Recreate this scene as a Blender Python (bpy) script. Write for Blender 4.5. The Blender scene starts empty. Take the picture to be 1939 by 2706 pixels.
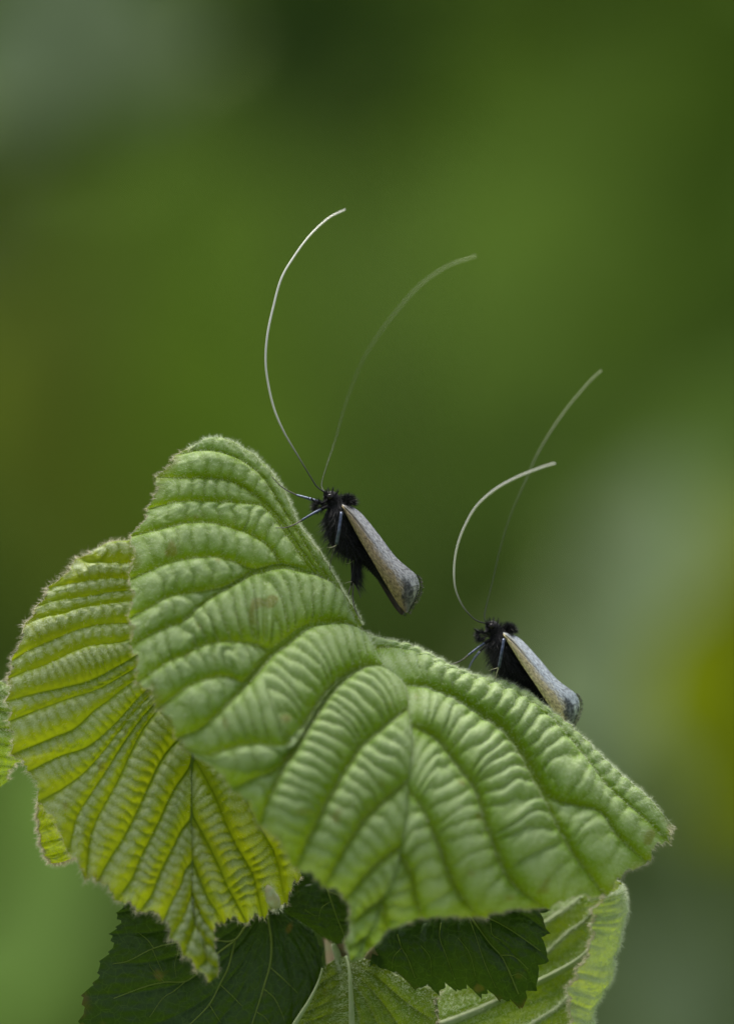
import bpy, math, random
import numpy as np
from mathutils import Vector

random.seed(7)
RNG = np.random.default_rng(11)
scene = bpy.context.scene

# ------------------------------------------------------------------ camera, world, sun, exposure
Z0 = 0.70            # height of the subject above the ground (m)
DIST = 0.35          # camera to plane of focus (m)
cam_d = bpy.data.cameras.new("camera")
cam = bpy.data.objects.new("camera", cam_d)
scene.collection.objects.link(cam)
cam.location = (0, -DIST, Z0)
cam.rotation_euler = (math.radians(90), 0, 0)
cam_d.sensor_fit = 'HORIZONTAL'
cam_d.sensor_width = 40.0 * 100.0 / 350.0
cam_d.lens = 100.0
cam_d.clip_start = 0.01
cam_d.clip_end = 200.0
cam_d.dof.use_dof = True
cam_d.dof.focus_distance = DIST + 0.0004
cam_d.dof.aperture_fstop = 5.8
cam_d.dof.aperture_blades = 0
scene.camera = cam

SUN_EL, SUN_AZ = 72.0, -30.0      # degrees; azimuth from +y (behind the leaves) towards +x
world = bpy.data.worlds.new("World")
scene.world = world
world.use_nodes = True
wn = world.node_tree
bg = wn.nodes["Background"]
sky = wn.nodes.new("ShaderNodeTexSky")
sky.sky_type = 'NISHITA'
sky.sun_disc = False
sky.sun_elevation = math.radians(SUN_EL)
sky.sun_rotation = math.radians(SUN_AZ)
sky.air_density = 1.0
sky.dust_density = 3.0
sky.ozone_density = 1.0
hs = wn.nodes.new("ShaderNodeHueSaturation")      # a veil of cloud: paler blue
hs.inputs["Saturation"].default_value = 0.40
wn.links.new(sky.outputs[0], hs.inputs["Color"])
wn.links.new(hs.outputs[0], bg.inputs[0])
bg.inputs[1].default_value = 0.115
sun_d = bpy.data.lights.new("sun", 'SUN')
sun_d.energy = 3.8
sun_d.angle = math.radians(40)
sun_d.color = (1.0, 0.96, 0.88)
sun = bpy.data.objects.new("sun", sun_d)
scene.collection.objects.link(sun)
sv = Vector((math.sin(math.radians(SUN_AZ)) * math.cos(math.radians(SUN_EL)),
             math.cos(math.radians(SUN_AZ)) * math.cos(math.radians(SUN_EL)),
             math.sin(math.radians(SUN_EL))))
sun.rotation_euler = (-sv).to_track_quat('-Z', 'Y').to_euler()
sun.location = (0, 0, 5)
scene.view_settings.view_transform = 'Standard'
scene.view_settings.look = 'None'
scene.view_settings.exposure = 0.75
scene.view_settings.gamma = 1.0
scene.cycles.use_denoising = True
scene.cycles.denoiser = 'OPENIMAGEDENOISE'
scene.cycles.use_adaptive_sampling = False
scene.cycles.max_bounces = 8
scene.cycles.transmission_bounces = 6
scene.cycles.diffuse_bounces = 4
scene.cycles.caustics_reflective = False
scene.cycles.caustics_refractive = False

# ------------------------------------------------------------------ helpers
MM = 0.001
PX = 40.0 / 1939.0 * MM     # metres per survey unit in the plane of focus


def W(p, d=None):
    """survey point (x, y across the subject, d = mm behind the plane of focus) -> metres"""
    p = np.asarray(p, float)
    if d is None:
        d = p[..., 2]
    d = np.asarray(d, float) * MM
    k = (DIST + d) / DIST
    return np.stack([(p[..., 0] - 969.5) * PX * k, d + 0 * p[..., 0], Z0 - (p[..., 1] - 1353.0) * PX * k], -1)


def link(o, parent=None):
    scene.collection.objects.link(o)
    if parent is not None:
        o.parent = parent
    return o


ORIGIN = {}


def empty(name, loc, label, category, group=None, kind=None):
    o = bpy.data.objects.new(name, None)
    o.empty_display_size = 0.005
    o.location = [float(c) for c in loc]
    link(o)
    ORIGIN[o.name] = np.array(loc, float)
    o["label"] = label
    o["category"] = category
    if group:
        o["group"] = group
    if kind:
        o["kind"] = kind
    return o


def mesh_obj(name, verts, faces, mat, parent=None, attrs=None, smooth=True, kind=None):
    """faces: (n,3) or (n,4) int array, or list of both"""
    verts = np.asarray(verts, float).reshape(-1, 3)
    org = ORIGIN.get(parent.name, np.zeros(3)) if parent is not None else np.zeros(3)
    me = bpy.data.meshes.new(name)
    fl = faces if isinstance(faces, list) else [faces]
    fl = [np.asarray(f, np.int32) for f in fl if len(f)]
    me.vertices.add(len(verts))
    me.vertices.foreach_set("co", (verts - org).astype(np.float32).ravel())
    nl = sum(f.size for f in fl)
    npoly = sum(len(f) for f in fl)
    me.loops.add(nl)
    me.loops.foreach_set("vertex_index", np.concatenate([f.ravel() for f in fl]))
    me.polygons.add(npoly)
    tot = np.concatenate([np.full(len(f), f.shape[1], np.int32) for f in fl])
    start = np.concatenate([[0], np.cumsum(tot)[:-1]]).astype(np.int32)
    me.polygons.foreach_set("loop_start", start)
    me.update(calc_edges=True)
    me.validate()
    me.polygons.foreach_set("use_smooth", np.full(len(me.polygons), bool(smooth)))
    if attrs:
        for k, v in attrs.items():
            a = me.attributes.new(k, 'FLOAT', 'POINT')
            a.data.foreach_set("value", np.asarray(v, np.float32).ravel())
    me.materials.append(mat)
    o = bpy.data.objects.new(name, me)
    link(o, parent)
    if parent is not None:
        ORIGIN[o.name] = org
    if kind:
        o["kind"] = kind
    return o


def grid_faces(na, nb, off=0):
    i = np.arange(na - 1)[:, None] * nb + np.arange(nb - 1)[None, :]
    return (np.stack([i, i + 1, i + nb + 1, i + nb], -1).reshape(-1, 4) + off).astype(np.int32)


def catmull(pts, n):
    """n points evenly spaced along a smooth curve through pts"""
    p = np.asarray(pts, float)
    if len(p) == 2:
        fine = p[0] + (p[1] - p[0]) * np.linspace(0, 1, 60)[:, None]
    else:
        e = np.vstack([2 * p[0] - p[1], p, 2 * p[-1] - p[-2]])
        out = []
        for i in range(1, len(e) - 2):
            a, b, c, d_ = e[i - 1], e[i], e[i + 1], e[i + 2]
            t = np.linspace(0, 1, 24, endpoint=False)[:, None]
            out.append(0.5 * (2 * b + (c - a) * t + (2 * a - 5 * b + 4 * c - d_) * t ** 2 + (3 * b - a - 3 * c + d_) * t ** 3))
        out.append(p[-1:])
        fine = np.vstack(out)
    s = np.concatenate([[0], np.cumsum(np.linalg.norm(np.diff(fine, axis=0), axis=1))])
    t = np.linspace(0, s[-1], n)
    return np.stack([np.interp(t, s, fine[:, k]) for k in range(fine.shape[1])], -1)


def tps(ctrl, lam=0.0):
    c = np.asarray(ctrl, float)
    xy = c[:, :2] / 400.0
    n = len(c)

    def U(r2):
        return np.where(r2 > 1e-12, r2 * np.log(r2 + 1e-12), 0)
    K = U(((xy[:, None] - xy[None]) ** 2).sum(-1)) + lam * np.eye(n)
    P = np.hstack([np.ones((n, 1)), xy])
    A = np.zeros((n + 3, n + 3))
    A[:n, :n], A[:n, n:], A[n:, :n] = K, P, P.T
    sol = np.linalg.solve(A, np.concatenate([c[:, 2], np.zeros(3)]))

    def f(x, y):
        q = np.stack([np.asarray(x, float), np.asarray(y, float)], -1) / 400.0
        r2 = ((q[..., None, :] - xy) ** 2).sum(-1)
        return U(r2) @ sol[:n] + sol[n] + q @ sol[n + 1:]
    return f


_NT = RNG.random((64, 64))


def vnoise(x, y):
    x, y = np.asarray(x, float), np.asarray(y, float)
    xi, yi = np.floor(x).astype(int), np.floor(y).astype(int)
    fx, fy = x - xi, y - yi
    fx, fy = fx * fx * (3 - 2 * fx), fy * fy * (3 - 2 * fy)
    g = lambda a, b: _NT[a % 64, b % 64]
    return ((g(xi, yi) * (1 - fx) + g(xi + 1, yi) * fx) * (1 - fy) +
            (g(xi, yi + 1) * (1 - fx) + g(xi + 1, yi + 1) * fx) * fy) * 2 - 1


def unit(v):
    return v / np.maximum(np.linalg.norm(v, axis=-1, keepdims=True), 1e-15)


def tube(path, rad, sides=8, caps=True):
    """path (n,3) metres, rad scalar or (n,) -> verts, faces list"""
    p = np.asarray(path, float)
    n = len(p)
    r = np.broadcast_to(np.asarray(rad, float), (n,))
    t = unit(np.gradient(p, axis=0))
    up = np.array([0.13, -0.97, 0.21])
    s = unit(np.cross(t, up))
    u = np.cross(s, t)
    a = np.linspace(0, 2 * math.pi, sides, endpoint=False)
    ring = p[:, None] + r[:, None, None] * (np.cos(a)[None, :, None] * s[:, None] + np.sin(a)[None, :, None] * u[:, None])
    v = ring.reshape(-1, 3)
    i = np.arange(n - 1)[:, None] * sides
    j = np.arange(sides)[None, :]
    jn = (j + 1) % sides
    f = np.stack([i + j, i + jn, i + sides + jn, i + sides + j], -1).reshape(-1, 4)
    fl = [f]
    if caps:
        v = np.vstack([v, p[:1], p[-1:]])
        c0, c1 = n * sides, n * sides + 1
        jj = np.arange(sides)
        k = (jj + 1) % sides
        fl.append(np.vstack([np.stack([np.full(sides, c0), k, jj], -1),
                             np.stack([np.full(sides, c1), (n - 1) * sides + jj, (n - 1) * sides + k], -1)]))
    return v, fl


def merge(parts):
    vs, qs, ts, o = [], [], [], 0
    for v, fl in parts:
        for f in (fl if isinstance(fl, list) else [fl]):
            f = np.asarray(f)
            (qs if f.shape[1] == 4 else ts).append(f + o)
        vs.append(v)
        o += len(v)
    out = []
    if qs:
        out.append(np.vstack(qs))
    if ts:
        out.append(np.vstack(ts))
    return np.vstack(vs), out


def hairs(base, direc, length, width):
    """two-segment tapering blades, slightly bent; arrays"""
    n = len(base)
    direc = unit(direc)
    side = unit(np.cross(direc, RNG.normal(size=(n, 3))))
    bend = unit(np.cross(direc, side)) * RNG.normal(0, 0.22, (n, 1)) + np.array([0, 0, -0.06])
    L = np.asarray(length, float).reshape(-1, 1) * np.ones((n, 1))
    w = np.asarray(width, float).reshape(-1, 1) * np.ones((n, 1)) * 0.5
    mid = base + direc * L * 0.5
    tip = base + direc * L + bend * L
    v = np.stack([base - side * w, base + side * w, mid + side * w * 0.75, mid - side * w * 0.75, tip], 1).reshape(-1, 3)
    i = np.arange(n)[:, None] * 5
    q = i + np.array([[0, 1, 2, 3]])
    t = i + np.array([[3, 2, 4]])
    return v, [q, t]


# ------------------------------------------------------------------ materials
def mat(name):
    m = bpy.data.materials.new(name)
    m.use_nodes = True
    nt = m.node_tree
    for n in list(nt.nodes):
        nt.nodes.remove(n)
    out = nt.nodes.new("ShaderNodeOutputMaterial")
    return m, nt, out


def N(nt, typ, **kw):
    n = nt.nodes.new(typ)
    for k, v in kw.items():
        if k.startswith("i_"):
            n.inputs[k[2:].replace("_", " ")].default_value = v
        else:
            setattr(n, k, v)
    return n


def ramp(nt, fac, stops):
    r = nt.nodes.new("ShaderNodeValToRGB")
    el = r.color_ramp.elements
    while len(el) < len(stops):
        el.new(0.5)
    for e, (p, c) in zip(el, stops):
        e.position = p
        e.color = (*c, 1) if len(c) == 3 else c
    nt.links.new(fac, r.inputs[0])
    return r.outputs[0]


def mixc(nt, fac, a, b, mode='MIX'):
    m = nt.nodes.new("ShaderNodeMix")
    m.data_type = 'RGBA'
    m.blend_type = mode
    for sock, val in ((0, fac), (6, a), (7, b)):
        if isinstance(val, bpy.types.NodeSocket):
            nt.links.new(val, m.inputs[sock])
        elif sock == 0:
            m.inputs[0].default_value = val
        else:
            m.inputs[sock].default_value = (*val, 1)
    return m.outputs[2]


def attr(nt, name):
    a = nt.nodes.new("ShaderNodeAttribute")
    a.attribute_name = name
    return a.outputs["Fac"]


def leaf_material(name, upper, young, veincol, trans, downy=None, down_lit_lo=0.35, down_lit_hi=0.8, trans_f=0.4, rough=0.5, sheen=0.35, spec=0.35,
                  net=None, netcol=None, brown=0.5, under=None, bump=0.25):
    m, nt, out = mat(name)
    L = nt.links.new
    tc = nt.nodes.new("ShaderNodeTexCoord")
    n1 = N(nt, "ShaderNodeTexNoise", i_Scale=260.0, i_Detail=4.0, i_Roughness=0.6)
    n2 = N(nt, "ShaderNodeTexNoise", i_Scale=3500.0, i_Detail=3.0, i_Roughness=0.6)
    L(tc.outputs["Object"], n1.inputs["Vector"])
    L(tc.outputs["Object"], n2.inputs["Vector"])
    f1 = ramp(nt, n1.outputs["Fac"], [(0.35, (0, 0, 0)), (0.7, (1, 1, 1))])
    col = mixc(nt, f1, upper, young)
    fine = ramp(nt, n2.outputs["Fac"], [(0.3, (0.78, 0.78, 0.78)), (0.7, (1.18, 1.18, 1.18))])
    col = mixc(nt, 1.0, col, fine, 'MULTIPLY')
    vein = attr(nt, "vein")
    if downy is not None:      # pale hair felt plus painted top light, strongest on swellings between the veins
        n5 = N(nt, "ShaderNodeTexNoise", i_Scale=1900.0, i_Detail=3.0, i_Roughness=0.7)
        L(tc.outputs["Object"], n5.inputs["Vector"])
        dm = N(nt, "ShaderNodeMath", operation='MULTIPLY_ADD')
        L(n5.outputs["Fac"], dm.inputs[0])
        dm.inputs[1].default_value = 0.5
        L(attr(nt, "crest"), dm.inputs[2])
        df = ramp(nt, dm.outputs[0], [(min(0.98, down_lit_lo + .25) / 1.5, (0, 0, 0)), (min(1.5, down_lit_hi + .25) / 1.5, (1, 1, 1))])
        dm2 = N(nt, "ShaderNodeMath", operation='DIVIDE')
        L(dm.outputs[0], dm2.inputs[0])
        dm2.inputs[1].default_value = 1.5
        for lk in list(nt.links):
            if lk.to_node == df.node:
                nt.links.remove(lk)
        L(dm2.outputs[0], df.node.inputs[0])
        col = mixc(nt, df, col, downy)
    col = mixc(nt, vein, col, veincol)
    height = n2.outputs["Fac"]
    if net:
        vo = N(nt, "ShaderNodeTexVoronoi", feature='DISTANCE_TO_EDGE', i_Scale=net)
        wob = N(nt, "ShaderNodeTexNoise", i_Scale=net * 0.8, i_Detail=2.0)
        L(tc.outputs["Object"], wob.inputs["Vector"])
        ad = N(nt, "ShaderNodeVectorMath", operation='MULTIPLY_ADD')
        ad.inputs[1].default_value = (0.7 / net, 0.7 / net, 0.7 / net)
        L(wob.outputs["Color"], ad.inputs[0])
        L(tc.outputs["Object"], ad.inputs[2])
        L(ad.outputs[0], vo.inputs["Vector"])
        nf = ramp(nt, vo.outputs["Distance"], [(0.0, (1, 1, 1)), (0.045, (0, 0, 0))])
        w2 = N(nt, "ShaderNodeTexVoronoi", feature='DISTANCE_TO_EDGE', i_Scale=net * 3.1)
        L(ad.outputs[0], w2.inputs["Vector"])
        nf2 = ramp(nt, w2.outputs["Distance"], [(0.0, (0.4, 0.4, 0.4)), (0.07, (0, 0, 0))])
        mx = N(nt, "ShaderNodeMath", operation='MAXIMUM')
        L(nf, mx.inputs[0])
        L(nf2, mx.inputs[1])
        ml = N(nt, "ShaderNodeMath", operation='MULTIPLY')
        L(mx.outputs[0], ml.inputs[0])
        ml.inputs[1].default_value = 0.5
        col = mixc(nt, ml.outputs[0], col, netcol)
    # brown, dried teeth along the margin
    if brown > 0:
        n3 = N(nt, "ShaderNodeTexNoise", i_Scale=420.0, i_Detail=2.0)
        L(tc.outputs["Object"], n3.inputs["Vector"])
        b1 = ramp(nt, n3.outputs["Fac"], [(0.52, (0, 0, 0)), (0.66, (1, 1, 1))])
        mm = N(nt, "ShaderNodeMath", operation='MULTIPLY')
        L(b1, mm.inputs[0])
        L(attr(nt, "edge"), mm.inputs[1])
        m2 = N(nt, "ShaderNodeMath", operation='MULTIPLY')
        L(mm.outputs[0], m2.inputs[0])
        m2.inputs[1].default_value = brown
        brf = m2.outputs[0]
        col = mixc(nt, brf, col, (0.16, 0.07, 0.025))
        # scattered rusty flecks on the blade
        n4 = N(nt, "ShaderNodeTexNoise", i_Scale=700.0, i_Detail=1.0)
        L(tc.outputs["Object"], n4.inputs["Vector"])
        b2 = ramp(nt, n4.outputs["Fac"], [(0.70, (0, 0, 0)), (0.76, (0.6, 0.6, 0.6))])
        col = mixc(nt, b2, col, (0.22, 0.13, 0.03))
    if under is not None:
        geo = nt.nodes.new("ShaderNodeNewGeometry")
        col = mixc(nt, geo.outputs["Backfacing"], col, under)
    bp = N(nt, "ShaderNodeBump", i_Strength=bump, i_Distance=0.00006)
    L(height, bp.inputs["Height"])
    p = nt.nodes.new("ShaderNodeBsdfPrincipled")
    L(col, p.inputs["Base Color"])
    p.inputs["Roughness"].default_value = rough
    p.inputs["Specular IOR Level"].default_value = spec
    p.inputs["Sheen Weight"].default_value = sheen
    p.inputs["Sheen Roughness"].default_value = 0.45
    p.inputs["Sheen Tint"].default_value = (0.85, 1.0, 0.8, 1)
    L(bp.outputs[0], p.inputs["Normal"])
    t = nt.nodes.new("ShaderNodeBsdfTranslucent")
    tcol = mixc(nt, f1, trans, tuple(c * k for c, k in zip(trans, (1.15, 1.0, 0.8))))
    tcol = mixc(nt, vein, tcol, tuple(c * 0.75 for c in trans))
    L(tcol, t.inputs["Color"])
    ms = nt.nodes.new("ShaderNodeMixShader")
    ms.inputs[0].default_value = trans_f
    L(p.outputs[0], ms.inputs[1])
    L(t.outputs[0], ms.inputs[2])
    L(ms.outputs[0], out.inputs["Surface"])
    return m


def plain(name, col, rough=0.6, metallic=0.0, trans=None, trans_f=0.4, noise=None, noise_scale=500.0, spec=0.4, sheen=0.0):
    m, nt, out = mat(name)
    p = nt.nodes.new("ShaderNodeBsdfPrincipled")
    p.inputs["Roughness"].default_value = rough
    p.inputs["Metallic"].default_value = metallic
    p.inputs["Specular IOR Level"].default_value = spec
    p.inputs["Sheen Weight"].default_value = sheen
    p.inputs["Base Color"].default_value = (*col, 1)
    if noise:
        tc = nt.nodes.new("ShaderNodeTexCoord")
        n = N(nt, "ShaderNodeTexNoise", i_Scale=noise_scale, i_Detail=3.0)
        nt.links.new(tc.outputs["Object"], n.inputs["Vector"])
        f = ramp(nt, n.outputs["Fac"], [(0.35, (0, 0, 0)), (0.65, (1, 1, 1))])
        nt.links.new(mixc(nt, f, col, noise), p.inputs["Base Color"])
    if trans:
        t = nt.nodes.new("ShaderNodeBsdfTranslucent")
        t.inputs["Color"].default_value = (*trans, 1)
        ms = nt.nodes.new("ShaderNodeMixShader")
        ms.inputs[0].default_value = trans_f
        nt.links.new(p.outputs[0], ms.inputs[1])
        nt.links.new(t.outputs[0], ms.inputs[2])
        nt.links.new(ms.outputs[0], out.inputs["Surface"])
    else:
        nt.links.new(p.outputs[0], out.inputs["Surface"])
    return m


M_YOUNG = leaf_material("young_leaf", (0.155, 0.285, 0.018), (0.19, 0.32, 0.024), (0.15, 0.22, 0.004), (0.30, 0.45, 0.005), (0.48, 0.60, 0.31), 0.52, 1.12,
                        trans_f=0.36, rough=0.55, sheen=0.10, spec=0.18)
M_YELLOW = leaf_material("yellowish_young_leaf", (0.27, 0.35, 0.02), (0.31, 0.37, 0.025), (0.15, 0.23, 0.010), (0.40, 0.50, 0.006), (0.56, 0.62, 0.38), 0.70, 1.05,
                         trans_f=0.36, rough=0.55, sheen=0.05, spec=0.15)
M_UNDER = leaf_material("pale_leaf_underside", (0.46, 0.57, 0.30), (0.54, 0.62, 0.40), (0.58, 0.64, 0.44), (0.50, 0.66, 0.02),
                        trans_f=0.36, rough=0.6, sheen=0.3, under=(0.13, 0.23, 0.03))
M_FOLD = leaf_material("folded_bud_leaf", (0.065, 0.145, 0.012), (0.12, 0.19, 0.014), (0.15, 0.20, 0.012), (0.22, 0.32, 0.004),
                       trans_f=0.45, rough=0.5, sheen=0.2)
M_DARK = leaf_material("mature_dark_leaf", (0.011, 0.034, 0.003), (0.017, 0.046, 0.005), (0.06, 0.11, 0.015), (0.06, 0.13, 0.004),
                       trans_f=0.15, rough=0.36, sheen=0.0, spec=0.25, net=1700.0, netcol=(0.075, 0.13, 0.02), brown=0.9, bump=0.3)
M_FUZZ = plain("leaf_hair", (0.62, 0.70, 0.52), 0.6, trans=(0.75, 0.8, 0.6), trans_f=0.5)
M_FUZZ_TAN = plain("margin_hair", (0.62, 0.58, 0.46), 0.6, trans=(0.75, 0.68, 0.5), trans_f=0.5)
M_VEIN_D = plain("dark_leaf_vein", (0.20, 0.27, 0.05), 0.5, trans=(0.14, 0.2, 0.01), trans_f=0.3)
M_VEIN_Y = plain("young_leaf_vein", (0.17, 0.25, 0.03), 0.55, trans=(0.3, 0.38, 0.02), trans_f=0.3)
M_VEIN_P = plain("pale_hairy_vein", (0.36, 0.44, 0.22), 0.7, sheen=0.2, noise=(0.44, 0.50, 0.30), trans=(0.4, 0.5, 0.12), trans_f=0.3, noise_scale=3000.0)
M_STEM = plain("twig_bark", (0.12, 0.13, 0.045), 0.7, noise=(0.17, 0.12, 0.06), noise_scale=900.0)
M_BUD = plain("bud_scale", (0.72, 0.70, 0.62), 0.6, noise=(0.66, 0.52, 0.38), noise_scale=1500.0, sheen=0.4)

# ------------------------------------------------------------------ ground (one sheet to the horizon)
M_GROUND = plain("meadow_ground", (0.045, 0.075, 0.02), 0.9, noise=(0.075, 0.10, 0.03), noise_scale=3.0)
gx = np.array([[-90, -90, 0], [90, -90, 0], [90, 90, 0], [-90, 90, 0]], float)
ground = mesh_obj("ground", gx, np.array([[0, 1, 2, 3]]), M_GROUND, kind="structure")
ground["label"] = "green meadow ground far out of focus below"


# ------------------------------------------------------------------ pleated leaf blades
def blade(veins, dfun, nb=200, na=22, pleat=0.20, wmax=2.6, rung=0.05, spacing=0.85, chev=0.7, teeth=0.25, subteeth=3,
          sgn=1.0, seed=0, curl=0.0, vein_w=0.22, grow=None, dd=None, rough_amp=0.03, teeth_a=0.0, ka=14, skew=1.0, first=1.0, axis=None):
    """Loft a leaf half through its side veins. veins: list of survey polylines from midrib to margin."""
    P, Ls = [], []
    for v in veins:
        if len(v[0]) == 3:
            q = catmull(v, nb)
            w = W(q)
        else:
            q = catmull(v, nb)
            w = W(q, dfun(q[:, 0], q[:, 1]))
        P.append(w)
        Ls.append(np.concatenate([[0], np.cumsum(np.linalg.norm(np.diff(w, axis=0), axis=1))]) / MM)
    P, Ls = np.array(P), np.array(Ls)
    nv = len(P)
    rows, S, A, LL, WD, LP = [], [], [], [], [], []
    tg = unit(np.gradient(P, axis=1))
    for i in range(nv - 1):
        last = i == nv - 2
        for k in range(na + (1 if last else 0)):
            s = k / na
            rows.append(P[i] * (1 - s) + P[i + 1] * s)
            S.append(np.full(nb, s))
            A.append(np.full(nb, i + s))
            LL.append(Ls[i] * (1 - s) + Ls[i + 1] * s)
            LP.append(Ls[i] + s * ((P[i + 1] - P[i]) * unit(tg[i] + tg[i + 1])).sum(-1) / MM)
            WD.append(np.linalg.norm(P[i + 1] - P[i], axis=1) / MM)
    G, S, A, LL, WD, LP = map(np.array, (rows, S, A, LL, WD, LP))
    b = np.linspace(0, 1, nb)[None, :] + 0 * S
    # smooth the base sheet a little across the veins, and get steady normals
    K = max(3, na // 2)
    ker = np.hanning(2 * K + 1)
    ker /= ker.sum()
    pad = np.concatenate([np.repeat(G[:1], K, 0), G, np.repeat(G[-1:], K, 0)])
    Gs = sum(ker[j] * pad[j:j + len(G)] for j in range(2 * K + 1))
    keep = np.minimum(1, np.minimum(A, (nv - 1) - A) * 1.5)[..., None] * np.clip(b * 8, 0, 1)[..., None]
    G = G * (1 - 0.6 * keep) + Gs * 0.6 * keep
    K2 = na
    ker = np.hanning(2 * K2 + 1)
    ker /= ker.sum()
    pad = np.concatenate([np.repeat(Gs[:1], K2, 0), Gs, np.repeat(Gs[-1:], K2, 0)])
    Gn = sum(ker[j] * pad[j:j + len(G)] for j in range(2 * K2 + 1))
    n = np.cross(np.gradient(Gn, axis=0), np.gradient(Gn, axis=1))
    n = unit(n)
    for _ in range(12):       # smooth normals along b as well
        n[:, 1:-1] = n[:, :-2] + 2 * n[:, 1:-1] + n[:, 2:]
        n = unit(n)
    n = n * sgn
    wd = np.minimum(WD, wmax)
    Sk = S ** skew
    bul = np.clip(4 * Sk * (1 - Sk), 0, 1) ** 0.55
    ii = np.floor(np.minimum(A, nv - 1.0001))
    rphase = vnoise(ii * 7.3 + seed, ii * 3.1) * 3
    wob = vnoise(LL * 0.5 + seed * 3.7, A * 2.3)
    spc = spacing * (0.9 + 0.25 * vnoise(ii * 1.7 + seed, ii * 0.3 + 5))
    ph = LP / spc + 0.5 * chev * S * (0.6 + 0.6 * vnoise(ii + seed, ii * 2.2)) + rphase + 0.22 * wob + 0.14 * vnoise(LL * 1.1 + seed, A * 4.1)
    rg = np.abs(np.sin(math.pi * ph)) ** 0.7
    win = np.minimum(1, 6 * np.minimum(S, 1 - S)) * (1 - 0.45 * bul)
    fade = np.clip(b * 8, 0, 1) * np.clip((1.02 - b) * 7, 0.25, 1)
    ramp_w = np.clip(wd / 0.7, 0, 1)
    ampn = 1 + 0.75 * vnoise(LL * 0.35 + 9.1, A * 0.9 + seed)
    pleat = pleat * np.where(ii == 0, first, np.where(ii == 1, .5 + .5 * first, 1.0))
    h = pleat * wd * bul * fade ** 0.5 * (0.85 + 0.3 * vnoise(LL * 0.22 + seed, ii * 5.5))
    h = h + rung * np.sqrt(wd) * (rg - 0.65) * win * fade * ramp_w * ampn * 2.0
    h = h + rough_amp * (vnoise(LL * 2.3 + seed, A * 6.0) + 0.6 * vnoise(LL * 4.9, A * 13 + seed)) * ramp_w * np.clip(b * 10, 0, 1)
    h = h - curl * np.clip((b - 0.82) / 0.18, 0, 1) ** 2
    if dd is not None:
        h = h + dd(A, b)
    G = G + n * (h * MM)[..., None]
    if axis is not None:       # both halves meet along one midrib
        o = np.argsort(axis[:, 2])
        z0 = G[:, 0, 2].copy()
        tgt = np.stack([np.interp(z0, axis[o, 2], axis[o, 0]), np.interp(z0, axis[o, 2], axis[o, 1]), z0], -1)
        ok = np.clip((axis[:, 2].max() + .0002 - z0) / .0004, 0, 1)[:, None]
        sh = (tgt - G[:, 0]) * ok
        G = G + sh[:, None, :] * (np.clip(1 - b * 5, 0, 1) ** 1.5)[..., None]
    # toothed margin
    tang = unit(G[:, -1] - G[:, -8])
    a1 = A[:, -1]
    tri = lambda x: 1 - 2 * np.abs((x % 1) - 0.5) * 1.0
    tl = teeth * (1.0 - tri(a1)) + teeth * 0.55 * np.abs((a1 * subteeth + 0.2 * vnoise(a1 * 3, a1)) % 1) + 0.1 * teeth * vnoise(a1 * 9, a1 * 2 + seed)
    tl *= np.clip(WD[:, -1] / 0.8, 0.2, 1)
    m = np.clip((b - 0.93) / 0.07, 0, 1)
    G = G + (tang[:, None, :] * (tl[:, None] * m)[..., None]) * MM
    if teeth_a:
        ta = unit(G[-1] - G[-max(4, na // 2)])
        bb = np.linspace(0, 1, nb)
        tl2 = teeth_a * (np.abs((bb * ka + .3 * vnoise(bb * 9, bb * 0 + seed)) % 1) - .3 + .5 * vnoise(bb * 5, bb * 0 + 3.3 * seed)) * np.clip(bb * 6, 0, 1)
        m2 = np.clip((A - (nv - 1.45)) / .45, 0, 1)
        G = G + ta[None] * (tl2[None] * m2 * MM)[..., None]
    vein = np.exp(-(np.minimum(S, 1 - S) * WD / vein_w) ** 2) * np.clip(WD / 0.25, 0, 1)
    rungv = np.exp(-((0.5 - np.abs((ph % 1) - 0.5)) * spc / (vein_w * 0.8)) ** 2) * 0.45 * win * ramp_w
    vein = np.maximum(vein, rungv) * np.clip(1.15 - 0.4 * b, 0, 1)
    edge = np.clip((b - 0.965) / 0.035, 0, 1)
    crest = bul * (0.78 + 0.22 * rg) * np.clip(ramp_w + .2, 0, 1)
    return dict(G=G, n=n, vein=vein, edge=edge, crest=crest, S=S, A=A, b=b, WD=WD)


def join_blades(bls):
    vs, fs, ve, ed, cr, o = [], [], [], [], [], 0
    for B in bls:
        a, nb = B['G'].shape[:2]
        vs.append(B['G'].reshape(-1, 3))
        f = grid_faces(a, nb, o)
        if B.get('flip'):
            f = f[:, ::-1]
        fs.append(f)
        ve.append(B['vein'].ravel())
        ed.append(B['edge'].ravel())
        cr.append(B['crest'].ravel())
        o += a * nb
    return np.vstack(vs), np.vstack(fs), dict(vein=np.concatenate(ve), edge=np.concatenate(ed), crest=np.concatenate(cr))


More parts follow.
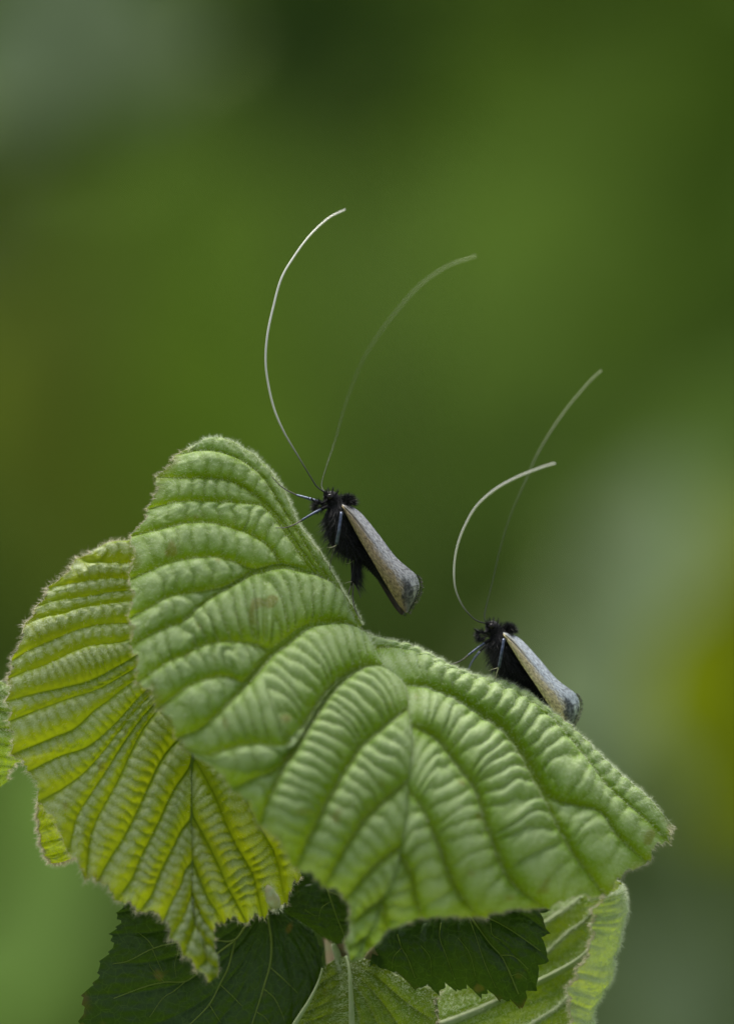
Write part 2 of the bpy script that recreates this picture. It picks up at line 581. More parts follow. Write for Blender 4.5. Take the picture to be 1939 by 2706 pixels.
def fuzz_on(B, count, lmin, lmax, width, crest_w=0.0, tilt=0.5, mask=None, side=1.0, droop=0.0):
    G, n = B['G'], B['n']
    c = 0.25 * (G[:-1, :-1] + G[1:, :-1] + G[:-1, 1:] + G[1:, 1:])
    e1, e2 = G[1:, :-1] - G[:-1, :-1], G[:-1, 1:] - G[:-1, :-1]
    nn = np.cross(e1, e2)
    area = np.linalg.norm(nn, axis=-1)
    nn = unit(nn)
    sg = np.sign((nn * n[:-1, :-1]).sum(-1, keepdims=True))
    nn = nn * np.where(sg == 0, 1, sg) * side
    w = area * ((1 - crest_w) + crest_w * B['crest'][:-1, :-1] ** 9 * 6)
    if mask is not None:
        w = w * mask(B)[:-1, :-1]
    w = w.ravel() / w.sum()
    idx = RNG.choice(len(w), count, p=w)
    r1, r2 = RNG.random((count, 1)), RNG.random((count, 1))
    base = (G[:-1, :-1].reshape(-1, 3)[idx] + e1.reshape(-1, 3)[idx] * r1 + e2.reshape(-1, 3)[idx] * r2)
    tb = unit(e2.reshape(-1, 3)[idx])
    dirs = nn.reshape(-1, 3)[idx] + tb * (0.35 + droop) + RNG.normal(0, tilt, (count, 3))
    return hairs(base, dirs, RNG.uniform(lmin, lmax, count) * MM, width * MM * RNG.uniform(0.7, 1.3, count))


def fuzz_edge(B, count, lmin, lmax, width, which='b1', spread=0.6):
    G, n = B['G'], B['n']
    if which == 'b1':
        line, inner, nn = G[:, -1], G[:, -6], n[:, -1]
    elif which == 'a0':
        line, inner, nn = G[0], G[5], n[0]
    else:
        line, inner, nn = G[-1], G[-6], n[-1]
    seg = np.linalg.norm(np.diff(line, axis=0), axis=1)
    cs = np.concatenate([[0], np.cumsum(seg)])
    t = RNG.random(count) * cs[-1]
    base = np.stack([np.interp(t, cs, line[:, k]) for k in range(3)], -1)
    out = line - inner
    od = np.stack([np.interp(t, cs, unit(out)[:, k]) for k in range(3)], -1)
    nd = np.stack([np.interp(t, cs, nn[:, k]) for k in range(3)], -1)
    dirs = od + 0.4 * nd + RNG.normal(0, spread, (count, 3))
    return hairs(base, dirs, RNG.uniform(lmin, lmax, count) * MM, width * MM * RNG.uniform(0.7, 1.3, count))


def ext(trunk, upto, branch):
    """a branch vein that first follows the lower part of another vein"""
    return list(trunk[:upto]) + list(branch)


def curve3(pts, n, dfun=None, off=0.0):
    q = catmull(pts, n)
    if q.shape[1] == 3:
        q[:, 2] += off
        return W(q)
    return W(q, dfun(q[:, 0], q[:, 1]) + off)


SHOOT = empty("hazel_shoot", (0.0, 0.004, 0.0), "young hazel shoot with pale green pleated leaves, two moths perched on it", "plant")

# ---- the big front leaf
front_ctrl = [(517, 1165, 1.2), (610, 1165, 1.7), (700, 1230, 1.7), (770, 1340, 1.3), (870, 1500, .7), (955, 1655, .4), (430, 1250, .6), (365, 1420, -.4),
              (360, 1600, -1.8), (375, 1780, -3.2), (490, 1950, -4.6), (560, 1350, .1), (650, 1500, -.9), (600, 1700, -2.9), (710, 1726, -2.4),
              (850, 1600, -.2), (800, 1800, -2.9), (640, 1900, -4.4), (760, 2000, -5.0), (1015, 1765, -1.2), (1078, 1884, -2.8), (920, 1900, -3.6),
              (1084, 2000, -4.3), (870, 2150, -5.9), (660, 2130, -5.6), (1070, 2150, -5.6), (1050, 2280, -6.1), (870, 2320, -6.2), (940, 2430, -5.2),
              (930, 2540, -3.6), (1090, 1715, 1.3), (1180, 1758, 1.2), (1290, 1790, 1.1), (1380, 1830, 1.0), (1500, 1915, .7), (1640, 2045, .2),
              (1780, 2155, -.4), (1200, 1852, -.6), (1320, 1926, -1.2), (1450, 2130, -2.3), (1600, 2320, -2.6), (1212, 2020, -3.2), (1270, 2160, -4.2),
              (1300, 2260, -4.6), (1420, 2390, -4.0), (1150, 2250, -5.4), (1110, 2410, -5.2), (1700, 2260, -1.3), (1585, 2077, -.6), (1250, 2410, -4.7)]
fd = tps(front_ctrl, 0.002)
p0 = [(958, 1652), (935, 1608), (905, 1560), (870, 1500), (830, 1440), (790, 1385), (768, 1335), (740, 1278), (697, 1224), (650, 1188), (605, 1163), (570, 1152), (535, 1156), (517, 1165)]
pback = [(x - 26 * math.cos(i / 9.0) - 4, y + 20, 2.6 - 0.05 * i) for i, (x, y) in enumerate(p0)]
bA5 = [(948, 1652), (905, 1585), (855, 1515), (805, 1440), (755, 1360), (715, 1295), (688, 1258), (645, 1224), (608, 1206), (574, 1195), (525, 1189), (485, 1196)]
bA4 = [(938, 1650), (890, 1580), (835, 1510), (785, 1440), (740, 1375), (700, 1332), (655, 1300), (606, 1275), (537, 1266), (507, 1265), (443, 1262), (432, 1258)]
bA3 = [(928, 1645), (880, 1580), (828, 1515), (780, 1450), (735, 1385), (694, 1340), (655, 1333), (586, 1328), (488, 1325), (446, 1330), (415, 1337)]
V1 = [(925, 1640), (900, 1575), (849, 1528), (800, 1509), (740, 1494), (670, 1510), (640, 1527), (591, 1558), (554, 1582), (520, 1611), (488, 1643), (438, 1660), (400, 1676), (363, 1693)]
bA2 = [(927, 1640), (896, 1570), (847, 1522), (800, 1503), (740, 1489), (717, 1458), (685, 1433), (648, 1413), (598, 1396), (549, 1384), (488, 1386), (438, 1396), (394, 1402), (366, 1407)]
bA1 = [(926, 1640), (898, 1572), (848, 1525), (800, 1506), (740, 1491), (672, 1507), (623, 1492), (574, 1478), (512, 1480), (451, 1492), (402, 1508), (362, 1521)]
bA0 = [(925, 1640), (899, 1574), (849, 1527), (800, 1508), (740, 1493), (671, 1508), (640, 1525), (588, 1556), (512, 1571), (451, 1582), (409, 1602), (362, 1622)]
V2 = [(960, 1672), (911, 1657), (862, 1653), (812, 1660), (778, 1682), (746, 1708), (714, 1728), (682, 1764), (645, 1811), (611, 1853), (573, 1895), (525, 1932), (488, 1943)]
V15 = [(958, 1668), (910, 1654), (861, 1650), (811, 1656), (776, 1678), (744, 1705), (712, 1725), (672, 1712), (611, 1702), (562, 1704), (522, 1715), (488, 1735), (438, 1756), (380, 1790)]
V2b = [(959, 1670), (911, 1656), (862, 1651), (812, 1658), (777, 1680), (745, 1707), (713, 1727), (681, 1763), (642, 1809), (611, 1794), (562, 1794), (512, 1811), (475, 1832), (432, 1858)]
V3 = [(1015, 1770), (980, 1766), (950, 1772), (923, 1787), (886, 1818), (857, 1852), (825, 1901), (798, 1946), (778, 1985), (763, 2006), (745, 2030), (723, 2080), (708, 2112), (690, 2158)]
V3b = [(1012, 1768), (978, 1763), (948, 1769), (921, 1784), (884, 1815), (855, 1850), (823, 1899), (796, 1944), (776, 1983), (758, 1999), (711, 1986), (661, 1976), (600, 1984), (540, 2000), (500, 1985)]
V3c = [(1013, 1769), (979, 1764), (949, 1770), (922, 1786), (885, 1816), (856, 1851), (824, 1900), (797, 1945), (777, 1984), (761, 2004), (743, 2030), (715, 2045), (670, 2060), (640, 2075)]
V4 = [(1074, 1872), (1040, 1902), (1010, 1931), (975, 1960), (949, 1984), (932, 2014), (907, 2049), (888, 2086), (868, 2118), (846, 2163), (836, 2187), (815, 2225), (788, 2280)]
V5 = [(1079, 2064), (1035, 2104), (998, 2138), (966, 2168), (942, 2202), (912, 2246), (883, 2296), (865, 2330)]
V6 = [(1060, 2238), (1011, 2271), (974, 2306), (945, 2338), (924, 2368)]
V7 = [(1007, 2375), (985, 2390), (965, 2402), (934, 2436)]
V8 = [(965, 2470), (945, 2485), (915, 2505)]
TIP = [(934, 2530), (930, 2534), (924, 2540)]
front_left = [pback, p0, bA5, bA4, bA3, bA2, bA1, bA0, V1, V15, V2b, V2, V3b, V3c, V3, V4, V5, V6, V7, V8, TIP]
front_left = [[(x, y, float(fd(x, y))) for x, y in v] if len(v[0]) == 2 else v for v in front_left]
Rtop = [(962, 1668), (1005, 1687), (1050, 1697), (1090, 1711), (1135, 1730), (1180, 1755), (1240, 1780), (1290, 1790), (1340, 1803), (1390, 1830), (1445, 1870), (1500, 1912), (1560, 1968), (1640, 2045), (1715, 2102), (1768, 2150)]
Rback = [(x - 6, y + 34, 3.0 - 2.6 * (i / 15.0) ** 2) for i, (x, y) in enumerate(Rtop)]
R0 = [(1000, 1712), (1050, 1713), (1090, 1728), (1180, 1774), (1290, 1808), (1390, 1850), (1470, 1912), (1530, 1985), (1585, 2060), (1627, 2103), (1669, 2137), (1718, 2172), (1748, 2200)]
R1 = [(1066, 1812), (1118, 1821), (1153, 1838), (1197, 1853), (1234, 1873), (1276, 1900), (1320, 1928), (1350, 1964), (1386, 2019), (1411, 2066), (1444, 2121), (1461, 2157), (1480, 2195), (1516, 2257), (1560, 2310), (1590, 2345)]
R1a = [(1066, 1811), (1118, 1819), (1154, 1835), (1198, 1850), (1235, 1870), (1278, 1897), (1323, 1925), (1353, 1961), (1389, 2016), (1414, 2062), (1450, 2115), (1520, 2135), (1585, 2150), (1615, 2190), (1645, 2222), (1698, 2258)]
R2 = [(1085, 1918), (1123, 1934), (1153, 1956), (1172, 1983), (1197, 2015), (1217, 2044), (1236, 2067), (1249, 2085), (1262, 2118), (1271, 2155), (1281, 2193), (1296, 2224), (1306, 2259), (1323, 2296), (1360, 2345), (1425, 2388)]
R3 = [(1081, 2088), (1094, 2109), (1114, 2149), (1131, 2188), (1148, 2227), (1160, 2254), (1185, 2318), (1215, 2370), (1252, 2412)]
R4 = [(1055, 2262), (1072, 2290), (1084, 2312), (1092, 2357), (1105, 2400), (1112, 2420)]
R5 = [(1010, 2368), (1012, 2400), (1018, 2440), (1022, 2460)]
R6 = [(970, 2460), (972, 2480), (982, 2510)]
front_right = [Rback, Rtop, R0, R1a, R1, R2, R3, R4, R5, R6, TIP]
front_right = [[(x, y, float(fd(x, y))) for x, y in v] if len(v[0]) == 2 else v for v in front_right]
front_axis_pts = [(962, 1668), (985, 1707), (1010, 1755), (1032, 1778), (1049, 1794), (1066, 1812), (1076, 1847), (1078, 1884), (1084, 1916), (1086, 1970), (1083, 2020), (1078, 2067), (1072, 2148), (1060, 2236), (1045, 2290), (1025, 2340), (1005, 2380), (985, 2430), (955, 2490), (934, 2532)]
front_axis = curve3(front_axis_pts, 120, fd)
BL = blade(front_left, fd, nb=230, na=22, pleat=0.37, rung=0.12, spacing=0.95, teeth=0.4, first=0.1, axis=front_axis, sgn=1, seed=1, skew=0.72, curl=0.25)
BR = blade(front_right, fd, nb=230, na=34, pleat=0.33, rung=0.14, spacing=0.95, teeth=0.5, first=0.1, axis=front_axis, sgn=1, seed=5, curl=0.3, wmax=2.9)


def face_camera(B, ref=(0, -1, 0.6)):
    m = (B['n'] * np.array(ref)).sum(-1).mean()
    return m > 0


def make_leaf(name, specs, material, root, label=None, fuzz=None, edge_fuzz=None, midrib=None, midrib_r=(0.18, 0.05), midrib_mat=None,
              petiole=None, petiole_r=0.4, stem_mat=None):
    """specs: list of blade dicts; builds leaf > midrib, petiole, fuzz"""
    v, f, at = join_blades(specs)
    leaf = mesh_obj(name, v, f, material, root, at)
    if label:
        leaf["label"] = label
    if midrib is not None:
        r = np.linspace(midrib_r[0], midrib_r[1], len(midrib)) * MM
        tv, tf = tube(midrib, r, 8)
        mesh_obj("midrib", tv, tf, midrib_mat or M_VEIN_Y, leaf)
    if petiole is not None:
        tv, tf = tube(petiole, petiole_r * MM, 10)
        mesh_obj("petiole", tv, tf, stem_mat or M_STEM, leaf)
    if fuzz:
        hv, hf = merge(fuzz)
        mesh_obj("fuzz", hv, hf, M_FUZZ, leaf, kind="stuff")
    if edge_fuzz:
        hv, hf = merge(edge_fuzz)
        mesh_obj("margin_fuzz", hv, hf, M_FUZZ_TAN, leaf, kind="stuff")
    return leaf


def build_blade(veins, ref=(0, -1, 0.6), **kw):
    B = blade(veins, kw.pop('dfun', None), **kw)
    if not face_camera(B, ref):
        kw['sgn'] = -kw.get('sgn', 1)
        B = blade(veins, None, **kw)
    return B


if not face_camera(BL):
    BL = blade(front_left, fd, nb=230, na=22, pleat=0.37, rung=0.12, spacing=0.95, teeth=0.4, first=0.1, axis=front_axis, sgn=-1, seed=1, skew=0.72, curl=0.25)
if not face_camera(BR):
    BR = blade(front_right, fd, nb=230, na=34, pleat=0.33, rung=0.14, spacing=0.95, teeth=0.5, first=0.1, axis=front_axis, sgn=-1, seed=5, curl=0.3, wmax=2.9)
mid_pts = [(1049, 1794), (1066, 1812), (1076, 1847), (1078, 1884), (1084, 1916), (1086, 1970), (1083, 2020), (1078, 2067), (1072, 2148), (1060, 2236), (1045, 2290), (1025, 2340), (1005, 2380), (985, 2430), (955, 2490), (931, 2536)]
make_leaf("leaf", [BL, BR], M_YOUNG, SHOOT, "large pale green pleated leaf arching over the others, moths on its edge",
          fuzz=[fuzz_on(BL, 42000, 0.10, 0.30, 0.009, 0.2, 0.5), fuzz_on(BR, 30000, 0.10, 0.30, 0.009, 0.2, 0.5),
                fuzz_on(BL, 5000, 0.14, 0.40, 0.009, 0.0, 0.5, mask=lambda B: (np.abs(B['A'] - 1) < .55) * 1.0), fuzz_on(BR, 5000, 0.14, 0.40, 0.009, 0.0, 0.5, mask=lambda B: (np.abs(B['A'] - 1) < .6) * 1.0)],
          edge_fuzz=[fuzz_edge(BL, 1300, 0.15, 0.35, 0.012), fuzz_edge(BR, 1200, 0.15, 0.4, 0.013), fuzz_edge(BL, 900, 0.15, 0.35, 0.010, 'a0')],
          midrib=curve3(mid_pts, 80, fd, 0.07), midrib_r=(0.12, 0.05),
          petiole=curve3([(1030, 1800, 0.2), (1010, 1800, 1.8), (990, 1830, 3.2), (960, 1900, 4.2), (930, 2200, 4.6), (905, 2480, 4.4), (900, 2600, 4.2)], 50), petiole_r=0.45)

# ---- the yellowish leaf on the left
left_ctrl = [(255, 1448, 2.0), (400, 1428, 2.6), (150, 1550, 1.2), (50, 1735, .2), (40, 1895, -.5), (90, 2030, -.6), (350, 1640, .9), (250, 1750, -.1),
             (470, 1790, .9), (300, 1920, -.8), (380, 1918, -.4), (240, 2200, -1.6), (310, 2060, -1.2), (503, 2019, -.4), (505, 2160, -1.2),
             (508, 2290, -1.9), (320, 2360, -2.2), (440, 2420, -2.4), (515, 2440, -2.8), (568, 2588, -3.4), (640, 2100, -.2), (750, 2350, .3),
             (660, 2380, -.6), (700, 2200, .4), (590, 2330, -1.6), (600, 1900, 1.6)]
ld = tps(left_ctrl, 0.002)
l_veins = [
    [(520, 1500), (400, 1428), (330, 1428), (290, 1432), (262, 1446)],
    [(522, 1560), (395, 1500), (320, 1491), (246, 1489), (222, 1480)],
    [(522, 1600), (395, 1545), (345, 1534), (295, 1530), (222, 1538), (160, 1548), (146, 1550)],
    [(522, 1620), (395, 1566), (320, 1562), (246, 1575), (185, 1583), (138, 1590), (112, 1598)],
    [(522, 1640), (400, 1590), (300, 1594), (217, 1607), (172, 1622), (113, 1632), (84, 1641)],
    [(522, 1670), (420, 1630), (350, 1647), (271, 1652), (209, 1664), (148, 1689), (74, 1722), (46, 1738)],
    [(522, 1700), (430, 1665), (320, 1697), (222, 1711), (123, 1757), (62, 1777), (36, 1787)],
    [(520, 1725), (440, 1690), (330, 1752), (246, 1799), (172, 1819), (98, 1834), (34, 1850)],
    [(520, 1740), (450, 1715), (340, 1776), (260, 1820), (185, 1843), (148, 1857), (98, 1876), (41, 1898)],
    [(520, 1760), (455, 1735), (345, 1805), (283, 1853), (246, 1880), (197, 1927), (135, 1954), (46, 1990)],
    [(518, 1780), (460, 1765), (380, 1832), (300, 1920), (230, 1975), (160, 1997), (92, 2030)],
    [(516, 1800), (465, 1785), (375, 1858), (312, 1935), (262, 2000), (215, 2050), (165, 2085), (118, 2108)],
    [(514, 1815), (468, 1800), (385, 1885), (325, 1965), (285, 2030), (240, 2100), (205, 2160), (186, 2235)],
    [(512, 1830), (470, 1812), (438, 1845), (379, 1919), (345, 1984), (310, 2061), (284, 2110), (257, 2160), (237, 2217), (228, 2308)],
    [(508, 1930), (482, 1945), (431, 2002), (397, 2070), (375, 2121), (351, 2171), (326, 2218), (289, 2270), (264, 2312)],
    [(505, 2018), (486, 2048), (466, 2075), (444, 2116), (425, 2160), (395, 2221), (370, 2270), (351, 2319), (318, 2366)],
    [(504, 2165), (478, 2198), (461, 2234), (446, 2262), (425, 2303), (400, 2366), (378, 2396)],
    [(506, 2280), (488, 2305), (481, 2335), (461, 2374), (441, 2412)],
    [(508, 2360), (492, 2412), (478, 2440), (458, 2466)],
    [(515, 2440), (505, 2470), (490, 2510)],
    [(545, 2540), (538, 2548), (526, 2556)],
    [(566, 2582), (565, 2586), (560, 2590)]]
r_veins = [
    [(514, 1815), (600, 1900), (680, 2010), (740, 2120), (775, 2230), (792, 2290)],
    [(510, 1900), (560, 1960), (606, 2026), (640, 2098), (675, 2165), (700, 2209), (728, 2262), (752, 2362)],
    [(506, 2000), (528, 2026), (572, 2112), (594, 2173), (626, 2239), (663, 2302), (692, 2398)],
    [(505, 2150), (516, 2170), (552, 2235), (577, 2284), (600, 2340), (644, 2420)],
    [(507, 2280), (516, 2297), (535, 2345), (550, 2380), (577, 2414)],
    [(508, 2370), (520, 2400), (535, 2430), (556, 2456)],
    [(530, 2475), (545, 2490), (567, 2510)],
    [(555, 2555), (565, 2556), (578, 2560)],
    [(566, 2582), (570, 2583), (575, 2580)]]
L3 = lambda vs, f: [[(x, y, float(f(x, y))) for x, y in v] for v in vs]
lmid = [(520, 1640), (516, 1800), (505, 2019), (505, 2085), (505, 2160), (508, 2290), (508, 2385), (516, 2440), (536, 2510), (556, 2562), (567, 2586)]
left_axis = curve3(lmid, 100, ld)
CL = build_blade(L3(l_veins, ld), nb=200, na=18, pleat=0.27, rung=0.085, spacing=0.62, chev=0.9, teeth=0.35, seed=13, axis=left_axis, skew=0.55, wmax=2.4, curl=0.1, rough_amp=0.035)
CR = build_blade(L3(r_veins, ld), nb=170, na=22, pleat=0.22, rung=0.085, spacing=0.6, chev=0.9, teeth=0.5, seed=17, axis=left_axis, wmax=2.2, curl=0.1, rough_amp=0.035)
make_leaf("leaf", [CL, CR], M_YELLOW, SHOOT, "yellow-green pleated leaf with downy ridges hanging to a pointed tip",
          fuzz=[fuzz_on(CL, 24000, 0.08, 0.26, 0.012, 0.985, 0.55), fuzz_on(CR, 7000, 0.08, 0.24, 0.012, 0.985, 0.55)],
          edge_fuzz=[fuzz_edge(CL, 2000, 0.2, 0.5, 0.012, 'b1', .85), fuzz_edge(CR, 700, 0.12, 0.35, 0.012, 'b1', .85), fuzz_edge(CL, 500, 0.2, 0.45, 0.012, 'a0', .85)],
          midrib=curve3(lmid, 70, ld, 0.05), midrib_r=(0.22, 0.05),
          petiole=curve3([(520, 1640, 1.2), (560, 1600, 3.0), (620, 1700, 5.2), (720, 2000, 6.0), (850, 2400, 5.2), (900, 2600, 4.2)], 40), petiole_r=0.42)

# ---- curled leaf at the lower right, seen from its pale underside
cu = [
    [(1150, 2560, 3.6), (1300, 2430, 4.6), (1420, 2372, 5.0), (1500, 2352, 4.2), (1560, 2338, 2.6), (1610, 2325, .9), (1645, 2338, .4), (1640, 2352, -.5), (1612, 2362, -.8)],
    [(1150, 2600, 3.0), (1300, 2510, 4.0), (1400, 2445, 4.4), (1480, 2400, 4.0), (1560, 2378, 2.7), (1615, 2366, 1.0), (1657, 2376, .3), (1640, 2396, -.8), (1580, 2404, -.9)],
    [(1155, 2640, 2.4), (1300, 2560, 3.3), (1429, 2524, 3.8), (1500, 2470, 3.6), (1570, 2440, 2.4), (1622, 2430, .9), (1650, 2428, .2), (1630, 2446, -.8), (1580, 2446, -1.0)],
    [(1160, 2690, 1.8), (1290, 2640, 2.5), (1403, 2606, 3.0), (1490, 2560, 3.0), (1570, 2510, 2.2), (1612, 2500, .9), (1630, 2506, .2), (1612, 2512, -.7), (1575, 2500, -1.0)],
    [(1170, 2730, 1.6), (1300, 2690, 2.2), (1420, 2650, 2.6), (1500, 2610, 2.5), (1565, 2570, 1.8), (1610, 2556, .8), (1626, 2556, .1), (1600, 2574, -.7), (1545, 2566, -1.0)],
    [(1200, 2790, 1.4), (1340, 2740, 1.9), (1440, 2690, 2.2), (1505, 2650, 2.0), (1550, 2625, 1.4), (1580, 2618, .6), (1590, 2622, .1), (1570, 2634, -.6), (1510, 2620, -.9)],
    [(1230, 2840, 1.4), (1360, 2790, 1.8), (1450, 2740, 2.0), (1510, 2700, 1.8), (1545, 2680, 1.2), (1562, 2672, .5), (1566, 2676, .1), (1556, 2684, -.5), (1520, 2668, -.8)],
    [(1250, 2890, 1.4), (1380, 2840, 1.8), (1460, 2790, 2.0), (1520, 2760, 1.8), (1548, 2740, 1.2), (1560, 2735, .5), (1562, 2740, .1), (1550, 2745, -.5), (1515, 2735, -.8)]]
DU = build_blade(cu, nb=170, na=24, dd=lambda A, b: 0.05 * (np.sin(A * 8 + 5 * vnoise(A * 1.3, b * 3)) + 1.3 * vnoise(A * 3.1, b * 9)) * np.clip((b - .62) * 6, 0, 1), pleat=-0.07, rung=-0.02, spacing=0.7, teeth=0.3, seed=23, wmax=2.0, rough_amp=0.03)
cmid = [(1160, 2712, 1.6), (1248, 2678, 2.2), (1329, 2641, 2.65), (1403, 2606, 2.85), (1469, 2573, 2.85), (1525, 2541, 2.5), (1561, 2508, 2.1), (1587, 2466, 1.7)]
cleaf = make_leaf("leaf", [DU], M_UNDER, SHOOT, "curled leaf showing its pale downy underside and rolled fuzzy margin",
                  fuzz=[fuzz_on(DU, 15000, 0.15, 0.42, 0.016, 0.0, 0.6), fuzz_on(DU, 14000, 0.15, 0.4, 0.016, 0.0, 0.6, side=-1.0, mask=lambda B: (B['b'] > 0.5) * 1.0)],
                  edge_fuzz=[fuzz_edge(DU, 900, 0.2, 0.4, 0.018)],
                  midrib=W(catmull(cmid, 50)), midrib_r=(0.24, 0.15), midrib_mat=M_VEIN_P,
                  petiole=curve3([(1165, 2710, 1.7), (1080, 2760, 2.6), (980, 2820, 3.6), (915, 2860, 4.0)], 20), petiole_r=0.42)
for pts, r0, r1 in (([(1300, 2572, 3.1), (1429, 2528, 3.55), (1469, 2496, 3.45), (1506, 2462, 3.2), (1543, 2437, 2.75), (1572, 2402, 2.3)], .17, .10),
                    ([(1345, 2745, 1.7), (1414, 2703, 2.1), (1469, 2668, 2.15), (1506, 2632, 2.0), (1519, 2606, 1.9)], .17, .10),
                    ([(1390, 2470, 4.2), (1440, 2440, 4.1), (1500, 2400, 3.7), (1535, 2372, 3.1)], .13, .08)):
    c = W(catmull(pts, 40))
    c[:, 1] += .06 * MM
    tv, tf = tube(c, np.linspace(r0, r1, 40) * MM, 8)
    vn = mesh_obj("vein", tv, tf, M_VEIN_P, cleaf)
    vi = RNG.integers(0, 40, 1100)
    vd = unit(RNG.normal(size=(1100, 3)))
    hv, hf = hairs(c[vi] + RNG.normal(0, .1, (1100, 3)) * MM, vd + np.array([0, -.6, .2]), RNG.uniform(.15, .4, 1100) * MM, .012 * MM)
    mesh_obj("fuzz", hv, hf, M_FUZZ, cleaf, kind="stuff")

# ---- small folded leaf at the bottom centre
fo_r = [
    [(918, 2530, 1.6), (985, 2540, 1.9), (1040, 2572, 2.0), (1090, 2596, 1.9), (1146, 2612, 1.6)],
    [(921, 2545, 1.3), (985, 2575, 1.8), (1045, 2625, 1.8), (1095, 2665, 1.5), (1138, 2690, 1.2)],
    [(924, 2560, 1.1), (975, 2610, 1.6), (1025, 2670, 1.7), (1065, 2730, 1.5), (1100, 2790, 1.2)],
    [(926, 2585, 0.9), (962, 2640, 1.4), (998, 2710, 1.5), (1020, 2780, 1.4), (1040, 2840, 1.2)],
    [(928, 2625, 0.8), (946, 2690, 1.2), (960, 2760, 1.3), (972, 2840, 1.3), (980, 2890, 1.2)],
    [(930, 2680, 0.7), (934, 2740, 1.0), (938, 2800, 1.1), (940, 2860, 1.2), (940, 2900, 1.2)]]
fo_l = [
    [(916, 2530, 1.6), (895, 2530, 2.3), (875, 2542, 2.3), (858, 2555, 2.0), (848, 2570, 1.6)],
    [(921, 2560, 1.2), (895, 2572, 2.0), (870, 2585, 2.1), (850, 2597, 1.9), (836, 2606, 1.4)],
    [(924, 2590, 0.9), (895, 2604, 1.8), (865, 2618, 2.0), (840, 2632, 1.7), (820, 2642, 1.2)],
    [(926, 2625, 0.8), (890, 2640, 1.7), (855, 2654, 1.9), (825, 2668, 1.6), (798, 2678, 1.1)],
    [(928, 2660, 0.7), (885, 2676, 1.6), (845, 2690, 1.8), (808, 2704, 1.5), (776, 2714, 1.0)],
    [(930, 2700, 0.7), (880, 2716, 1.5), (830, 2732, 1.7), (790, 2748, 1.4), (752, 2760, 1.0)],
    [(930, 2760, 0.7), (875, 2770, 1.5), (820, 2780, 1.7), (775, 2795, 1.4), (735, 2805, 1.0)]]
FR = build_blade(fo_r, nb=110, na=24, pleat=0.16, rung=0.02, spacing=0.8, teeth=0.35, seed=31, wmax=1.6)
FL = build_blade(fo_l, nb=90, na=18, pleat=0.14, rung=0.02, spacing=0.7, teeth=0.02, seed=33, wmax=1.4)
foleaf = make_leaf("leaf", [FR, FL], M_FOLD, SHOOT, "small half-folded young leaf with a white downy midrib at the fork",
                   fuzz=[fuzz_on(FR, 5000, 0.1, 0.3, 0.015, 0.2), fuzz_on(FL, 3000, 0.1, 0.3, 0.015, 0.2)],
                   edge_fuzz=[fuzz_edge(FR, 500, 0.15, 0.35, 0.016)],
                   midrib=W(catmull([(914, 2528, 1.3), (922, 2560, .9), (926, 2610, .6), (929, 2680, .45), (931, 2760, .5)], 40)), midrib_r=(0.07, 0.2), midrib_mat=M_VEIN_P)
tv, tf = tube(W(catmull([(852, 2560, 1.6), (842, 2595, 1.4), (818, 2645, 1.1), (790, 2690, .9), (745, 2765, .8)], 40)), np.linspace(0.05, 0.18, 40) * MM, 8)
mesh_obj("vein", tv, tf, M_VEIN_P, foleaf)
tv, tf = tube(W(catmull([(884, 2496, 2.6), (893, 2530, 2.3), (905, 2570, 1.9)], 12)), 0.2 * MM, 8)
mesh_obj("petiole", tv, tf, M_VEIN_P, foleaf)

# ---- leaf cut by the left of the view, and a small folded lobe below the yellowish leaf
sl = [
    [(-140, 1760, 2.6), (-60, 1775, 2.2), (-10, 1795, 1.8), (22, 1812, 1.5)],
    [(-150, 1800, 2.2), (-60, 1820, 1.8), (0, 1835, 1.5), (34, 1848, 1.2)],
    [(-160, 1850, 1.9), (-60, 1868, 1.5), (5, 1880, 1.2), (44, 1888, 1.0)],
    [(-165, 1900, 1.7), (-60, 1915, 1.3), (5, 1925, 1.0), (46, 1930, 0.9)],
    [(-165, 1945, 1.7), (-60, 1955, 1.2), (0, 1964, 1.0), (48, 1972, 0.9)],
    [(-165, 1985, 1.9), (-60, 1988, 1.5), (-5, 1995, 1.4), (44, 2008, 1.3)],
    [(-160, 2030, 2.5), (-60, 2022, 2.1), (-5, 2020, 1.9), (22, 2024, 1.9)],
    [(-150, 2080, 3.0), (-60, 2066, 2.6), (-10, 2052, 2.3), (12, 2046, 2.2)],
    [(-140, 2110, 3.2), (-60, 2100, 2.8), (-10, 2084, 2.5), (17, 2068, 2.3)]]
SB = build_blade(sl, nb=90, na=18, pleat=0.2, rung=0.05, spacing=0.6, teeth=0.3, seed=41, wmax=1.6)
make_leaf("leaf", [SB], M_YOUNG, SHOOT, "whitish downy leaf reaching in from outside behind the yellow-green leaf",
          fuzz=[fuzz_on(SB, 9000, 0.12, 0.35, 0.017, 0.3)], edge_fuzz=[fuzz_edge(SB, 500, 0.15, 0.35, 0.018)],
          petiole=curve3([(-150, 1960, 2.4), (-260, 2300, 6.0), (-160, 2800, 8.0), (300, 3050, 7.0), (915, 2950, 4.2)], 40), petiole_r=0.4)
lob = [
    [(205, 2090, .2), (160, 2098, .2), (125, 2108, .0), (104, 2122, -.2)],
    [(215, 2125, .3), (170, 2130, .3), (130, 2140, .1), (103, 2152, -.1)],
    [(218, 2165, .5), (175, 2170, .5), (135, 2178, .3), (108, 2188, .1)],
    [(220, 2205, .7), (178, 2212, .7), (140, 2220, .5), (114, 2228, .3)],
    [(215, 2240, .9), (180, 2250, .8), (148, 2258, .7), (124, 2262, .5)],
    [(205, 2262, 1.), (182, 2272, .9), (160, 2280, .8), (142, 2282, .7)]]
LB = build_blade(lob, nb=60, na=14, pleat=0.12, rung=0.03, spacing=0.6, teeth=0.15, seed=47, wmax=1.2)
